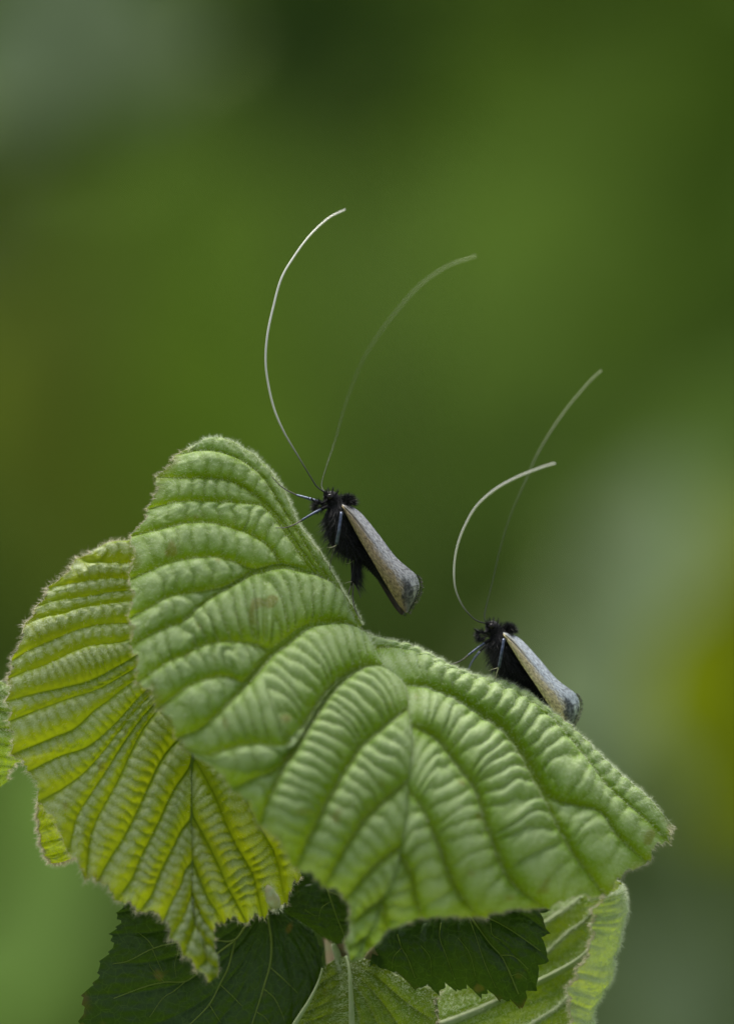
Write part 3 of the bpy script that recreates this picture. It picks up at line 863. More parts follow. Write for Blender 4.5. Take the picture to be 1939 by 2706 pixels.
make_leaf("leaf", [LB], M_YELLOW, SHOOT, "tiny yellow lobe folded under the margin of the yellow-green leaf",
          fuzz=[fuzz_on(LB, 1400, 0.1, 0.3, 0.016, 0.2)],
          edge_fuzz=[fuzz_edge(LB, 700, 0.2, 0.45, 0.018), fuzz_edge(LB, 300, 0.2, 0.4, 0.018, 'a1'), fuzz_edge(LB, 260, 0.2, 0.4, 0.018, 'a0')],
          petiole=curve3([(212, 2165, .6), (300, 2250, 3.0), (500, 2420, 6.0), (800, 2640, 5.6), (906, 2730, 4.2)], 30), petiole_r=0.22)

# ---- twig down to the ground
tw = np.vstack([W(catmull([(880, 2470, 4.4), (895, 2560, 4.3), (905, 2700, 4.2), (915, 2900, 4.2), (930, 3300, 4.4)], 30)),
                np.array([[0.0, 0.0047, 0.60], [0.004, 0.005, 0.45], [-0.003, 0.004, 0.25], [0.0, 0.004, -0.02]])])
tw = catmull(tw, 90)
tv, tf = tube(tw, np.interp(np.linspace(0, 1, 90), [0, .06, .2, 1], [.5, .8, 1.3, 3.0]) * MM, 12)
mesh_obj("stem", tv, tf, M_STEM, SHOOT)

# ------------------------------------------------------------------ dark mature leaves of a second sprig
SPRIG = empty("dark_leaf_sprig", (-0.006, 0.009, 0.0), "sprig of dark green mature leaves in the shade below the pale shoot", "plant")


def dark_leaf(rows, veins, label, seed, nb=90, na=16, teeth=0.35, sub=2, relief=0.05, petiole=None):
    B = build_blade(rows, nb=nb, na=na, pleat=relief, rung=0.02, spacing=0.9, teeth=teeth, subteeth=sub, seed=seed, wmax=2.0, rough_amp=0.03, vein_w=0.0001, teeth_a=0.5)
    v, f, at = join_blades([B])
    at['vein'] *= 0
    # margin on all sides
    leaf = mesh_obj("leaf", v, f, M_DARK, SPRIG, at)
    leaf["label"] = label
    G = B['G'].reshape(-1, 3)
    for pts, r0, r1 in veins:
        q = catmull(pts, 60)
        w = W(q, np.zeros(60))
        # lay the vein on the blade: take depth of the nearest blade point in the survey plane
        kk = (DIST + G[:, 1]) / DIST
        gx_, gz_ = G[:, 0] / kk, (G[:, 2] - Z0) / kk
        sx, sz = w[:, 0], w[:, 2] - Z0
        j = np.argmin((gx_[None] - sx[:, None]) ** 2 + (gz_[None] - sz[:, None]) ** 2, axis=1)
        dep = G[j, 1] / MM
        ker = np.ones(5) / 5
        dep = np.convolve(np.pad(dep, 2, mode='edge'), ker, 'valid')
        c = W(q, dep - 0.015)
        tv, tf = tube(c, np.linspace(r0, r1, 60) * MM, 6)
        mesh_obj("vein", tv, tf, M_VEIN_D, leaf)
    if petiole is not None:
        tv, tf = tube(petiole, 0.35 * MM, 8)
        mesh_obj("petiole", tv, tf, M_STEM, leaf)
    return leaf


dark_a = [  # base near the bud, fanning to the toothed left margin and off the bottom
    [(700, 2330, 3.2), (600, 2300, 2.8), (480, 2290, 2.2), (400, 2310, 1.8), (349, 2358, 1.5)],
    [(702, 2350, 3.1), (600, 2350, 2.6), (490, 2370, 2.0), (400, 2395, 1.6), (330, 2410, 1.4)],
    [(704, 2370, 3.0), (600, 2410, 2.4), (490, 2445, 1.8), (400, 2465, 1.5), (318, 2468, 1.3)],
    [(706, 2385, 2.9), (600, 2470, 2.2), (490, 2520, 1.6), (390, 2545, 1.3), (288, 2546, 1.2)],
    [(708, 2395, 2.9), (610, 2520, 2.0), (500, 2590, 1.5), (380, 2620, 1.2), (240, 2630, 1.1)],
    [(710, 2402, 2.8), (630, 2560, 1.9), (530, 2650, 1.4), (400, 2710, 1.1), (215, 2730, 1.1)],
    [(712, 2408, 2.8), (655, 2580, 1.9), (580, 2700, 1.4), (480, 2790, 1.1), (330, 2860, 1.1)],
    [(715, 2410, 2.8), (690, 2590, 2.0), (650, 2730, 1.6), (600, 2830, 1.4), (520, 2940, 1.4)],
    [(718, 2410, 2.8), (725, 2580, 2.1), (715, 2720, 1.9), (690, 2840, 1.8), (640, 2930, 1.8)],
    [(722, 2408, 2.9), (760, 2540, 2.3), (775, 2650, 2.1), (765, 2740, 2.0), (735, 2830, 2.0)],
    [(726, 2404, 2.9), (785, 2490, 2.5), (820, 2560, 2.4), (830, 2600, 2.3), (815, 2650, 2.2)],
    [(728, 2398, 3.0), (780, 2440, 2.7), (815, 2480, 2.6), (838, 2520, 2.5), (852, 2560, 2.4)],
    [(728, 2392, 3.1), (765, 2410, 3.0), (800, 2440, 2.8), (825, 2465, 2.7), (842, 2490, 2.6)]]
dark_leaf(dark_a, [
    ([(706, 2400), (710, 2440), (717, 2494), (713, 2553), (691, 2629), (667, 2705), (640, 2790)], .07, .035),
    ([(700, 2395), (686, 2402), (651, 2445), (624, 2483), (575, 2521), (534, 2561), (491, 2594), (435, 2597), (380, 2610), (300, 2640)], .075, .03),
    ([(621, 2487), (612, 2525), (602, 2561), (580, 2605), (553, 2656), (505, 2706), (470, 2740)], .06, .03),
    ([(624, 2483), (600, 2490), (560, 2484), (520, 2484), (475, 2490), (407, 2507), (340, 2540), (297, 2549)], .05, .025),
    ([(407, 2508), (390, 2485), (365, 2465)], .03, .015), ([(403, 2510), (416, 2540), (430, 2570)], .025, .012),
    ([(582, 2603), (610, 2630), (640, 2660)], .03, .015), ([(553, 2656), (568, 2680), (584, 2705)], .03, .015),
    ([(712, 2556), (750, 2590), (786, 2625)], .035, .015), ([(698, 2615), (725, 2640), (745, 2680), (752, 2700)], .035, .015),
    ([(491, 2594), (460, 2620), (430, 2640), (395, 2690)], .03, .015), ([(435, 2597), (400, 2560), (395, 2545)], .022, .012),
    ([(677, 2675), (700, 2690), (720, 2720)], .03, .015), ([(475, 2490), (470, 2520), (462, 2550), (466, 2585)], .02, .01)],
    "broad dark green leaf with fine pale veins and toothed edge under the yellow-green tip", 61, teeth=0.4, sub=3, relief=0.08,
    petiole=curve3([(712, 2395, 2.9), (740, 2410, 4.0), (800, 2560, 6.0), (850, 2800, 7.0), (862, 2960, 7.4)], 20))
dark_b = [
    [(742, 2345, 2.6), (790, 2300, 2.8), (840, 2290, 2.8), (880, 2300, 2.7), (905, 2318, 2.6)],
    [(744, 2375, 2.5), (800, 2340, 2.5), (850, 2332, 2.4), (892, 2338, 2.4), (925, 2356, 2.4)],
    [(745, 2400, 2.4), (800, 2390, 2.2), (850, 2384, 2.1), (900, 2388, 2.1), (936, 2402, 2.2)],
    [(760, 2418, 2.4), (810, 2424, 2.2), (855, 2430, 2.1), (895, 2436, 2.1), (936, 2440, 2.2)],
    [(785, 2430, 2.5), (825, 2448, 2.3), (862, 2464, 2.2), (895, 2474, 2.2), (922, 2472, 2.2)],
    [(815, 2448, 2.6), (842, 2468, 2.5), (868, 2486, 2.4), (890, 2496, 2.4), (912, 2502, 2.4)]]
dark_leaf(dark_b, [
    ([(858, 2330), (866, 2355), (875, 2383), (890, 2425), (908, 2470), (912, 2490)], .045, .03),
    ([(771, 2335), (762, 2355), (757, 2385)], .03, .015), ([(875, 2383), (850, 2400), (842, 2430)], .025, .012),
    ([(866, 2357), (890, 2365), (915, 2380)], .025, .012), ([(805, 2405), (830, 2420), (845, 2420)], .02, .01)],
    "small very dark leaf tucked in the gap between the two pleated leaves", 67, teeth=0.2, sub=3,
    petiole=curve3([(905, 2492, 2.4), (912, 2530, 3.2), (905, 2640, 5.0), (880, 2800, 6.6), (862, 2960, 7.4)], 20))
dark_c = [
    [(1060, 2405, 1.5), (1012, 2450, 1.3), (990, 2490, 1.2), (982, 2525, 1.3)],
    [(1090, 2400, 1.2), (1050, 2470, .8), (1078, 2535, .8), (1096, 2592, 1.0)],
    [(1130, 2395, 1.0), (1110, 2480, .5), (1130, 2540, .5), (1150, 2600, .8)],
    [(1170, 2392, .9), (1160, 2470, .3), (1180, 2530, .3), (1203, 2596, .7)],
    [(1205, 2392, .8), (1210, 2460, .2), (1235, 2530, .2), (1262, 2606, .6)],
    [(1230, 2400, .7), (1255, 2470, .2), (1280, 2545, .1), (1312, 2620, .5)],
    [(1236, 2412, .7), (1292, 2492, .3), (1325, 2529, .2), (1344, 2566, .2), (1372, 2648, .5)],
    [(1237, 2410, .7), (1290, 2465, .2), (1340, 2505, .0), (1372, 2545, .0), (1404, 2590, .3)],
    [(1238, 2408, .7), (1285, 2424, .4), (1336, 2450, .1), (1388, 2485, .0), (1429, 2516, .2)],
    [(1240, 2405, .8), (1300, 2402, .5), (1350, 2408, .2), (1390, 2422, .1), (1425, 2446, .2)],
    [(1240, 2398, .9), (1300, 2377, .7), (1360, 2370, .4), (1400, 2370, .3), (1423, 2386, .3)]]
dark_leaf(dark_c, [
    ([(1236, 2414), (1259, 2448), (1292, 2492), (1325, 2529), (1344, 2566), (1370, 2628)], .07, .04),
    ([(1238, 2410), (1285, 2425), (1336, 2451), (1388, 2485), (1427, 2514)], .055, .03),
    ([(1322, 2525), (1358, 2529), (1395, 2562)], .04, .02),
    ([(1050, 2470), (1062, 2507), (1078, 2535), (1096, 2585)], .04, .02), ([(1062, 2505), (1040, 2530), (1036, 2560)], .025, .012),
    ([(1165, 2440), (1162, 2480), (1180, 2530), (1202, 2590)], .04, .02), ([(1240, 2430), (1258, 2480), (1280, 2545), (1310, 2612)], .035, .018),
    ([(1112, 2500), (1135, 2530), (1140, 2570)], .018, .01), ([(1210, 2480), (1240, 2520), (1256, 2580)], .018, .01),
    ([(1296, 2440), (1300, 2470), (1322, 2485)], .022, .012), ([(1350, 2580), (1372, 2575), (1392, 2590)], .022, .012)],
    "glossy dark green leaf with notched edge lying over the pale curled leaf", 71, nb=120, teeth=0.5, sub=2, relief=0.15,
    petiole=curve3([(1000, 2510, 1.2), (975, 2540, 3.0), (930, 2680, 5.5), (880, 2850, 7.0), (862, 2960, 7.4)], 20))
tw2 = catmull(np.vstack([W(catmull([(850, 2760, 7.0), (858, 2860, 7.2), (862, 2960, 7.4), (850, 3200, 8.0)], 14)),
                         np.array([[-0.004, 0.0085, 0.58], [-0.010, 0.010, 0.40], [-0.004, 0.009, 0.2], [-0.006, 0.009, -0.02]])]), 70)
tv, tf = tube(tw2, np.interp(np.linspace(0, 1, 70), [0, .2, 1], [.6, 1.1, 2.6]) * MM, 12)
mesh_obj("stem", tv, tf, M_STEM, SPRIG)
# downy bud at the leaf base
bud_path = W(catmull([(706, 2340, -.9), (713, 2360, -.8), (722, 2380, -.4), (734, 2400, .8)], 14))
tv, tf = tube(bud_path, np.array([.06, .16, .22, .25, .26, .28, .32, .36, .38, .36, .32, .26, .16, .05]) * MM, 12)
bud = mesh_obj("bud", tv, tf, M_BUD, SPRIG)
bud["label"] = "whitish downy bud at the base of the broad dark leaf"
bi = RNG.integers(0, len(bud_path), 900)
rd = unit(RNG.normal(size=(900, 3)))
hv, hf = hairs(bud_path[bi] + rd * 0.25 * MM, rd + RNG.normal(0, .3, (900, 3)), RNG.uniform(.12, .32, 900) * MM, 0.016 * MM)
mesh_obj("fuzz", hv, hf, M_FUZZ, bud, kind="stuff")

# ------------------------------------------------------------------ moths
M_BLACK = plain("moth_black_body", (0.006, 0.006, 0.007), 0.7, spec=0.2)
M_FUR = plain("moth_black_hair", (0.010, 0.010, 0.012), 0.55, spec=0.35)
M_EYE = plain("moth_eye", (0.010, 0.006, 0.006), 0.25, spec=0.35)
M_LEG = plain("steel_blue_leg", (0.045, 0.06, 0.10), 0.38, metallic=0.55, noise=(0.12, 0.14, 0.2), noise_scale=6000.0)
M_TARSUS = plain("dark_tarsus", (0.05, 0.045, 0.045), 0.5, metallic=0.2, noise=(0.16, 0.14, 0.12), noise_scale=4200.0)
M_SPUR = plain("pale_spur", (0.40, 0.37, 0.25), 0.5)


def antenna_mat(name="moth_antenna", k=1.0, tint=(1, 1, 1), lo=.3):
    m, nt, out = mat(name)
    p = nt.nodes.new("ShaderNodeBsdfPrincipled")
    c = ramp(nt, attr(nt, "along"), [(0.0, (0.03, 0.03, 0.03)), (0.10 if lo < .5 else .45, (0.10, 0.095, 0.09) if lo < .5 else (0.10, 0.13, 0.055)), (lo, tuple(a * k * b for a, b in zip((0.78, 0.77, 0.73), tint))), (1.0, tuple(a * k * b for a, b in zip((0.85, 0.85, 0.78), tint)))])
    nt.links.new(c, p.inputs["Base Color"])
    p.inputs["Roughness"].default_value = 0.35
    p.inputs["Metallic"].default_value = 0.15
    t = nt.nodes.new("ShaderNodeBsdfTranslucent")
    nt.links.new(c, t.inputs["Color"])
    ms = nt.nodes.new("ShaderNodeMixShader")
    ms.inputs[0].default_value = 0.3
    nt.links.new(p.outputs[0], ms.inputs[1])
    nt.links.new(t.outputs[0], ms.inputs[2])
    nt.links.new(ms.outputs[0], out.inputs["Surface"])
    return m


M_ANT = antenna_mat()
M_ANT_D = antenna_mat("moth_antenna_dusky", .7, (1, 1.1, .75), .8)


def wing_mat(name, silver, brass, dark, met=0.55):
    m, nt, out = mat(name)
    L = nt.links.new
    u, v = attr(nt, "wu"), attr(nt, "wv")
    cx = nt.nodes.new("ShaderNodeCombineXYZ")
    su = N(nt, "ShaderNodeMath", operation='MULTIPLY')
    L(u, su.inputs[0])
    su.inputs[1].default_value = 15.0
    sv_ = N(nt, "ShaderNodeMath", operation='MULTIPLY')
    L(v, sv_.inputs[0])
    sv_.inputs[1].default_value = 9.0
    L(su.outputs[0], cx.inputs[0])
    L(sv_.outputs[0], cx.inputs[1])
    n1 = N(nt, "ShaderNodeTexNoise", i_Scale=1.0, i_Detail=3.0, i_Roughness=0.65)
    L(cx.outputs[0], n1.inputs["Vector"])
    n2 = N(nt, "ShaderNodeTexNoise", i_Scale=2.2, i_Detail=2.0, i_Roughness=0.7)
    L(cx.outputs[0], n2.inputs["Vector"])
    vor = N(nt, "ShaderNodeTexVoronoi", i_Scale=3.2)
    L(cx.outputs[0], vor.inputs["Vector"])
    # brassy towards the lower (costal) edge, silver towards the back
    sh = N(nt, "ShaderNodeMath", operation='MULTIPLY_ADD')
    L(n1.outputs["Fac"], sh.inputs[0])
    sh.inputs[1].default_value = 0.5
    L(v, sh.inputs[2])
    bf = ramp(nt, sh.outputs[0], [(0.62, (0, 0, 0)), (0.90, (1, 1, 1))])
    col = mixc(nt, bf, silver, brass)
    fl = ramp(nt, n2.outputs["Fac"], [(0.36, (0.45, 0.43, 0.40)), (0.5, (0.9, 0.9, 0.9)), (0.64, (1.3, 1.28, 1.2))])
    col = mixc(nt, 1.0, col, fl, 'MULTIPLY')
    # dusky wing tip
    col = mixc(nt, attr(nt, "tip"), col, dark)
    col = mixc(nt, attr(nt, "fold"), col, tuple(c * 0.6 for c in dark))
    p = nt.nodes.new("ShaderNodeBsdfPrincipled")
    L(col, p.inputs["Base Color"])
    p.inputs["Metallic"].default_value = met
    p.inputs["Roughness"].default_value = 0.36
    bp = N(nt, "ShaderNodeBump", i_Strength=0.5, i_Distance=0.00003)
    L(vor.outputs["Distance"], bp.inputs["Height"])
    L(bp.outputs[0], p.inputs["Normal"])
    L(p.outputs[0], out.inputs["Surface"])
    return m


M_WING1 = wing_mat("bronze_wing_scales", (0.43, 0.43, 0.43), (0.27, 0.21, 0.11), (0.016, 0.018, 0.02))
M_WING2 = wing_mat("silvery_green_wing_scales", (0.56, 0.61, 0.64), (0.55, 0.47, 0.26), (0.014, 0.02, 0.02))
M_WINGIN = plain("dark_wing_underside", (0.035, 0.028, 0.02), 0.5, metallic=0.3, noise=(0.06, 0.045, 0.03), noise_scale=3000.0)


def xf(base, rot, sc):
    """place offsets measured on the first moth about its wing root onto another moth"""
    ca, sa = math.cos(math.radians(rot)), math.sin(math.radians(rot))

    def f(p):
        x, y = (p[0] - 906) * sc, (p[1] - 1332) * sc
        q = (base[0] + x * ca - y * sa, base[1] + x * sa + y * ca)
        return q + ((p[2] * sc + base[2]),) if len(p) > 2 else q
    return f


def limb(parts_pts, root, name="leg"):
    """one leg: list of (points, r0, r1, material) joined; materials as slots"""
    vs, mats_, fo, o = [], [], [], 0
    me_parts = []
    for pts, r0, r1, m in parts_pts:
        n = 14
        v, fl = tube(W(catmull(pts, n)), np.linspace(r0, r1, n) * MM, 8)
        me_parts.append((v, fl, m))
    allv, alll = merge([(v, fl) for v, fl, _ in me_parts])
    o_ = mesh_obj(name, allv, alll, me_parts[0][2], root)
    ms = []
    for _, _, m in me_parts:
        if m not in ms:
            ms.append(m)
    for m in ms[1:]:
        o_.data.materials.append(m)
    # material index by face: quads first (in order), then tris
    qi, ti = [], []
    for v, fl, m in me_parts:
        for f in fl:
            (qi if f.shape[1] == 4 else ti).extend([ms.index(m)] * len(f))
    o_.data.polygons.foreach_set("material_index", np.array(qi + ti, np.int32)[:len(o_.data.polygons)])
    return o_


def moth(label, base, rot, sc, wingm, antennae, legs, seed):
    T = xf(base, rot, sc)
    root = empty("moth", W(np.array([base])).reshape(3), label, "moth", "longhorn moths perched on the pale leaf")
    rng = np.random.default_rng(seed)
    # --- body: one continuous surface, head to tail
    sp = [(858, 1311, 1.0, 3), (864, 1311, 1.0, 12), (874, 1314, 1.0, 19), (883, 1326, 1.0, 20), (890, 1342, 1.0, 30), (896, 1362, 1.0, 40), (900, 1390, 1.05, 42), (908, 1425, 1.1, 38),
          (932, 1452, 1.1, 28), (968, 1474, 1.2, 20), (1002, 1512, 1.25, 17), (1032, 1550, 1.25, 13), (1048, 1572, 1.25, 3)]
    pts = np.array([T(p[:3]) for p in sp])
    rr = np.array([p[3] for p in sp]) * sc * PX
    c = catmull(np.hstack([pts, rr[:, None] * 1e5]), 48)
    path, rad = W(c[:, :3]), c[:, 3] / 1e5
    v, f = tube(path, rad, 20)
    mesh_obj("body", v, f, M_BLACK, root)
    # --- fur
    n = 6500
    k = rng.integers(0, 44, n)
    ang = rng.uniform(0, 2 * math.pi, n)
    t = unit(np.gradient(path, axis=0))
    s = unit(np.cross(t, np.array([0.13, -.97, .21])))
    u = np.cross(s, t)
    rd = np.cos(ang)[:, None] * s[k] + np.sin(ang)[:, None] * u[k]
    b = path[k] + rd * rad[k][:, None] * 0.95
    frac = k / 47.0
    ln = np.interp(frac, [0, .1, .2, .3, .45, .6, .75, 1], [.18, .34, .50, .62, .72, .45, .10, .06]) * rng.uniform(.5, 1.25, n)
    # head hairs stand forward and up, flank and belly hairs trail back and down
    lean = np.where((frac < 0.18)[:, None], -t[k] * 0.5 + np.array([0, 0, .45]), t[k] * 0.55 + np.array([0.0, 0, -.45]))
    dirs = rd + lean + rng.normal(0, .28, (n, 3))
    fur = [hairs(b, dirs, ln * MM * sc, .016 * MM)]
    # crest behind the head
    c0 = W(np.array([T((916, 1334, 1.3))]))[0]
    m = 1900
    q = unit(rng.normal(size=(m, 3)))
    q[:, 2] = np.abs(q[:, 2])
    q[:, 0] = q[:, 0] * .8 + .2
    fur.append(hairs(c0 + q * .34 * MM * sc, q + rng.normal(0, .3, (m, 3)), rng.uniform(.15, .5, m) * MM * sc, .02 * MM))
    # face tuft and palps
    c1 = W(np.array([T((846, 1338, .7))]))[0]
    q = unit(rng.normal(size=(700, 3)))
    q[:, 0] -= .5
    fur.append(hairs(c1 + q * .2 * MM * sc, q + rng.normal(0, .25, (700, 3)), rng.uniform(.2, .45, 700) * MM * sc, .02 * MM))
    # fringe on the hind legs
    hx = np.array([T((944 + rng.uniform(-8, 8), 1470 + z, 1.0)) for z in rng.uniform(0, 75, 420)])
    dr = np.stack([rng.uniform(.1, .9, 420), rng.normal(0, .3, 420), -np.ones(420)], -1)
    fur.append(hairs(W(hx), dr, rng.uniform(.3, .95, 420) * MM * sc, .014 * MM))
    hv, hf = merge(fur)
    mesh_obj("fur", hv, hf, M_FUR, root, kind="stuff")
    # --- eyes, palps
    for dz in (0.52, 1.48):
        ec = W(np.array([T((872, 1313, dz))]))[0]
        uu, vv = np.meshgrid(np.linspace(0, math.pi, 9), np.linspace(0, 2 * math.pi, 13))
        e = np.stack([np.sin(uu) * np.cos(vv), np.cos(uu) * 0.6, np.sin(uu) * np.sin(vv)], -1) * 0.17 * MM * sc + ec
        mesh_obj("eye", e.reshape(-1, 3), grid_faces(13, 9), M_EYE, root)
    for dz in (0.7, 1.2):
        v, f = tube(W(catmull([T((866, 1322, dz)), T((850, 1330, dz - .05)), T((832, 1326, dz - .1)), T((822, 1316, dz - .1))], 14)), np.linspace(.09, .04, 14) * MM * sc, 8)
        mesh_obj("palp", v, f, M_BLACK, root)
    # --- forewings
    up = [(905, 1328), (922, 1334), (955, 1357), (998, 1409), (1045, 1471), (1085, 1506), (1100, 1521), (1108, 1548), (1101, 1578), (1078, 1618)]
    lo = [(903, 1340), (912, 1356), (931, 1391), (955, 1434), (986, 1486), (1014, 1535), (1034, 1568), (1052, 1597), (1064, 1612), (1072, 1620)]
    nt_, ns = 90, 24
    for far in (0, 1):
        U, Lw = catmull(up, nt_), catmull(lo, nt_)
        s_ = np.linspace(0, 1, ns)[None, :, None]
        t_ = np.linspace(0, 1, nt_)[:, None]
        xy = U[:, None] * (1 - s_) + Lw[:, None] * s_
        d = 1.0 - (0.95 * np.sin(s_[..., 0] * math.pi * 0.55) ** 1.1) * np.interp(t_, [0, .08, .5, 1], [.9, 1.0, 0.95, .45])
        d = d + 0.05 * np.sin(t_ * 9 + s_[..., 0] * 5) * 0.3
        crease = np.exp(-((s_[..., 0] - (0.62 - 0.35 * t_)) / 0.05) ** 2) * np.clip(1 - t_ / .55, 0, 1)
        d = d + 0.10 * crease
        # raised root fold
        d = d - 0.12 * np.exp(-((t_ - .03) / .03) ** 2) * np.sin(s_[..., 0] * math.pi)
        if far:
            d = 2.02 - d
            xy = xy + np.array([-12.0, 6.0]) * np.clip(t_ * 2.5, 0, 1)[..., None]
        P3 = np.concatenate([xy, d[..., None]], -1).reshape(-1, 3)
        q = np.array([T(p) for p in P3])
        wu = np.repeat(np.linspace(0, 1, nt_), ns)
        wv = np.tile(np.linspace(0, 1, ns), nt_)
        hw = np.clip((wu - .65) * 1.5, 0, .34)
        tip = np.clip((hw - np.abs(wv - .42 - .5 * (wu - .8)) + .06 * vnoise(wu * 40 + seed, wv * 9)) / .10, 0, 1) * np.clip((wu - .66) / .03, 0, 1) * (1 - .3 * np.clip((wu - .88) / .05, 0, 1)) * (.85 + .3 * vnoise(wu * 90, wv * 16 + seed))
        tip = np.maximum(np.clip(tip, 0, 1) * .92, np.clip((wu - .93) / .04, 0, 1) * .35)
        fold = crease.ravel() * 1.0
        o = mesh_obj("forewing", W(q), grid_faces(nt_, ns), M_WINGIN if far else wingm, root, dict(wu=wu, wv=wv, tip=tip, fold=fold))
        # fringe of scales round the tip
        ed = W(q).reshape(nt_, ns, 3)[-26:, 0]
        ci = rng.integers(0, len(ed), 420)
        outw = unit(ed - W(q).reshape(nt_, ns, 3)[-26:, 6])
        hv, hf = hairs(ed[ci], outw[ci] + rng.normal(0, .15, (420, 3)) + np.array([.5, 0, -.5]), rng.uniform(.12, .3, 420) * MM * sc, .03 * MM)
        mesh_obj("fringe", hv, hf, M_FUR if far else M_TARSUS, o, kind="stuff")
    # --- antennae
    for pts, ak, am in antennae:
        q = catmull([T((866, 1306, 1.0))] + list(pts), 160)
        q[10:, :2] += np.stack([vnoise(np.arange(150) * .07 + seed, np.arange(150) * 0 + i_) for i_ in (3.3, 8.8)], -1) * 1.6 * np.linspace(0, 1, 150)[:, None]
        tt = np.linspace(0, 1, 160)
        v, f = tube(W(q), np.interp(tt, [0, .1, .3, .7, 1], [.036, .034, .052, .052, .036] if am is M_ANT else [.034, .024, .022, .040, .044]) * ak * MM * sc, 8)
        al = np.concatenate([np.repeat(tt, 8), [0, 1]])
        mesh_obj("antenna", v, f, am, root, dict(along=al))
    for lg in legs:
        limb(lg, root)
    return root


K = 1939.0 / 1625.0
A = lambda pts: [(x * K, y * K, d) for x, y, d in pts]
ant1 = [(A([(703, 1079, .6), (690, 1060, .5), (660, 1010, .2), (628, 955, 0), (606, 902, -.1), (593, 845, -.2), (588, 795, -.2), (592, 740, -.1), (604, 682, .2), (625, 612, .6), (655, 560, 1.2), (690, 515, 1.9), (730, 480, 2.7), (765, 463, 3.3)]), 1.12, M_ANT),
        (A([(712, 1076, 1.3), (722, 1035, 2.2), (742, 975, 3.6), (770, 880, 5.4), (802, 800, 6.6), (840, 737, 7.2), (882, 684, 7.4), (930, 630, 7.4), (990, 588, 7.2), (1054, 566, 6.8)]), .62, M_ANT_D)]
ant2 = [(A([(1058, 1376, 1.4), (1040, 1362, 1.2), (1020, 1335, .8), (1006, 1292, .4), (1008, 1230, -.2), (1025, 1172, -.9), (1056, 1120, -1.7), (1100, 1080, -2.6), (1160, 1049, -3.4), (1230, 1026, -4.2)]), 1.2, M_ANT),
        (A([(1073, 1372, 2.1), (1076, 1345, 2.4), (1090, 1290, 2.9), (1106, 1220, 3.5), (1131, 1138, 4.2), (1166, 1058, 4.8), (1200, 986, 5.1), (1242, 920, 5.4), (1290, 862, 5.5), (1332, 820, 5.5)]), .85, M_ANT_D)]
LB_, LT_ = M_LEG, M_TARSUS
legs1 = [
    [([(862, 1340, .8), (840, 1326, .9), (817, 1318, 1.0)], .10, .09, LB_), ([(817, 1318, 1.0), (800, 1313, 1.1), (783, 1308, 1.2)], .085, .055, LB_), ([(783, 1308, 1.2), (752, 1292, 1.25), (734, 1277, 1.2), (718, 1259, 1.15)], .042, .022, LT_)],
    [([(885, 1362, .4), (868, 1340, .3), (848, 1346, .1)], .10, .09, M_BLACK), ([(848, 1346, .1), (826, 1358, -.1), (797, 1375, -.2)], .085, .055, LB_), ([(797, 1375, -.2), (776, 1387, -.3), (755, 1394, -.2), (728, 1395, -.1)], .042, .02, LT_)],
    [([(890, 1390, .4), (906, 1370, -.1), (902, 1354, -.5)], .10, .08, M_BLACK), ([(902, 1354, -.5), (896, 1398, -.75), (889, 1438, -.6)], .08, .09, LB_), ([(889, 1440, -.6), (878, 1446, -.6), (864, 1447, -.6)], .022, .008, M_SPUR), ([(889, 1438, -.6), (879, 1460, -.3), (873, 1490, .1), (872, 1505, .4)], .035, .018, LT_)],
    [([(905, 1420, .9), (930, 1450, .8), (943, 1471, .8)], .12, .10, M_BLACK), ([(943, 1471, .8), (938, 1505, .8), (933, 1540, .75)], .12, .15, M_BLACK), ([(934, 1537, .7), (922, 1538, .6), (910, 1542, .6)], .03, .008, M_SPUR), ([(934, 1480, .7), (924, 1488, .6), (914, 1489, .6)], .022, .006, M_SPUR), ([(934, 1540, .75), (932, 1580, .7), (938, 1610, .5), (952, 1636, .4)], .045, .022, LT_)],
    [([(912, 1430, 1.5), (938, 1465, 1.5), (952, 1485, 1.5)], .12, .10, M_BLACK), ([(952, 1485, 1.5), (948, 1515, 1.4), (940, 1545, 1.3)], .10, .12, M_BLACK), ([(940, 1545, 1.3), (948, 1565, 1.2), (953, 1580, 1.1)], .04, .02, LT_)],
    [([(905, 1400, 1.5), (925, 1440, 1.6), (930, 1490, 1.6)], .09, .08, M_BLACK), ([(930, 1490, 1.6), (930, 1530, 1.4), (928, 1548, 1.2)], .07, .05, M_BLACK), ([(928, 1548, 1.2), (922, 1565, 1.0), (920, 1580, .9)], .035, .02, LT_)]]
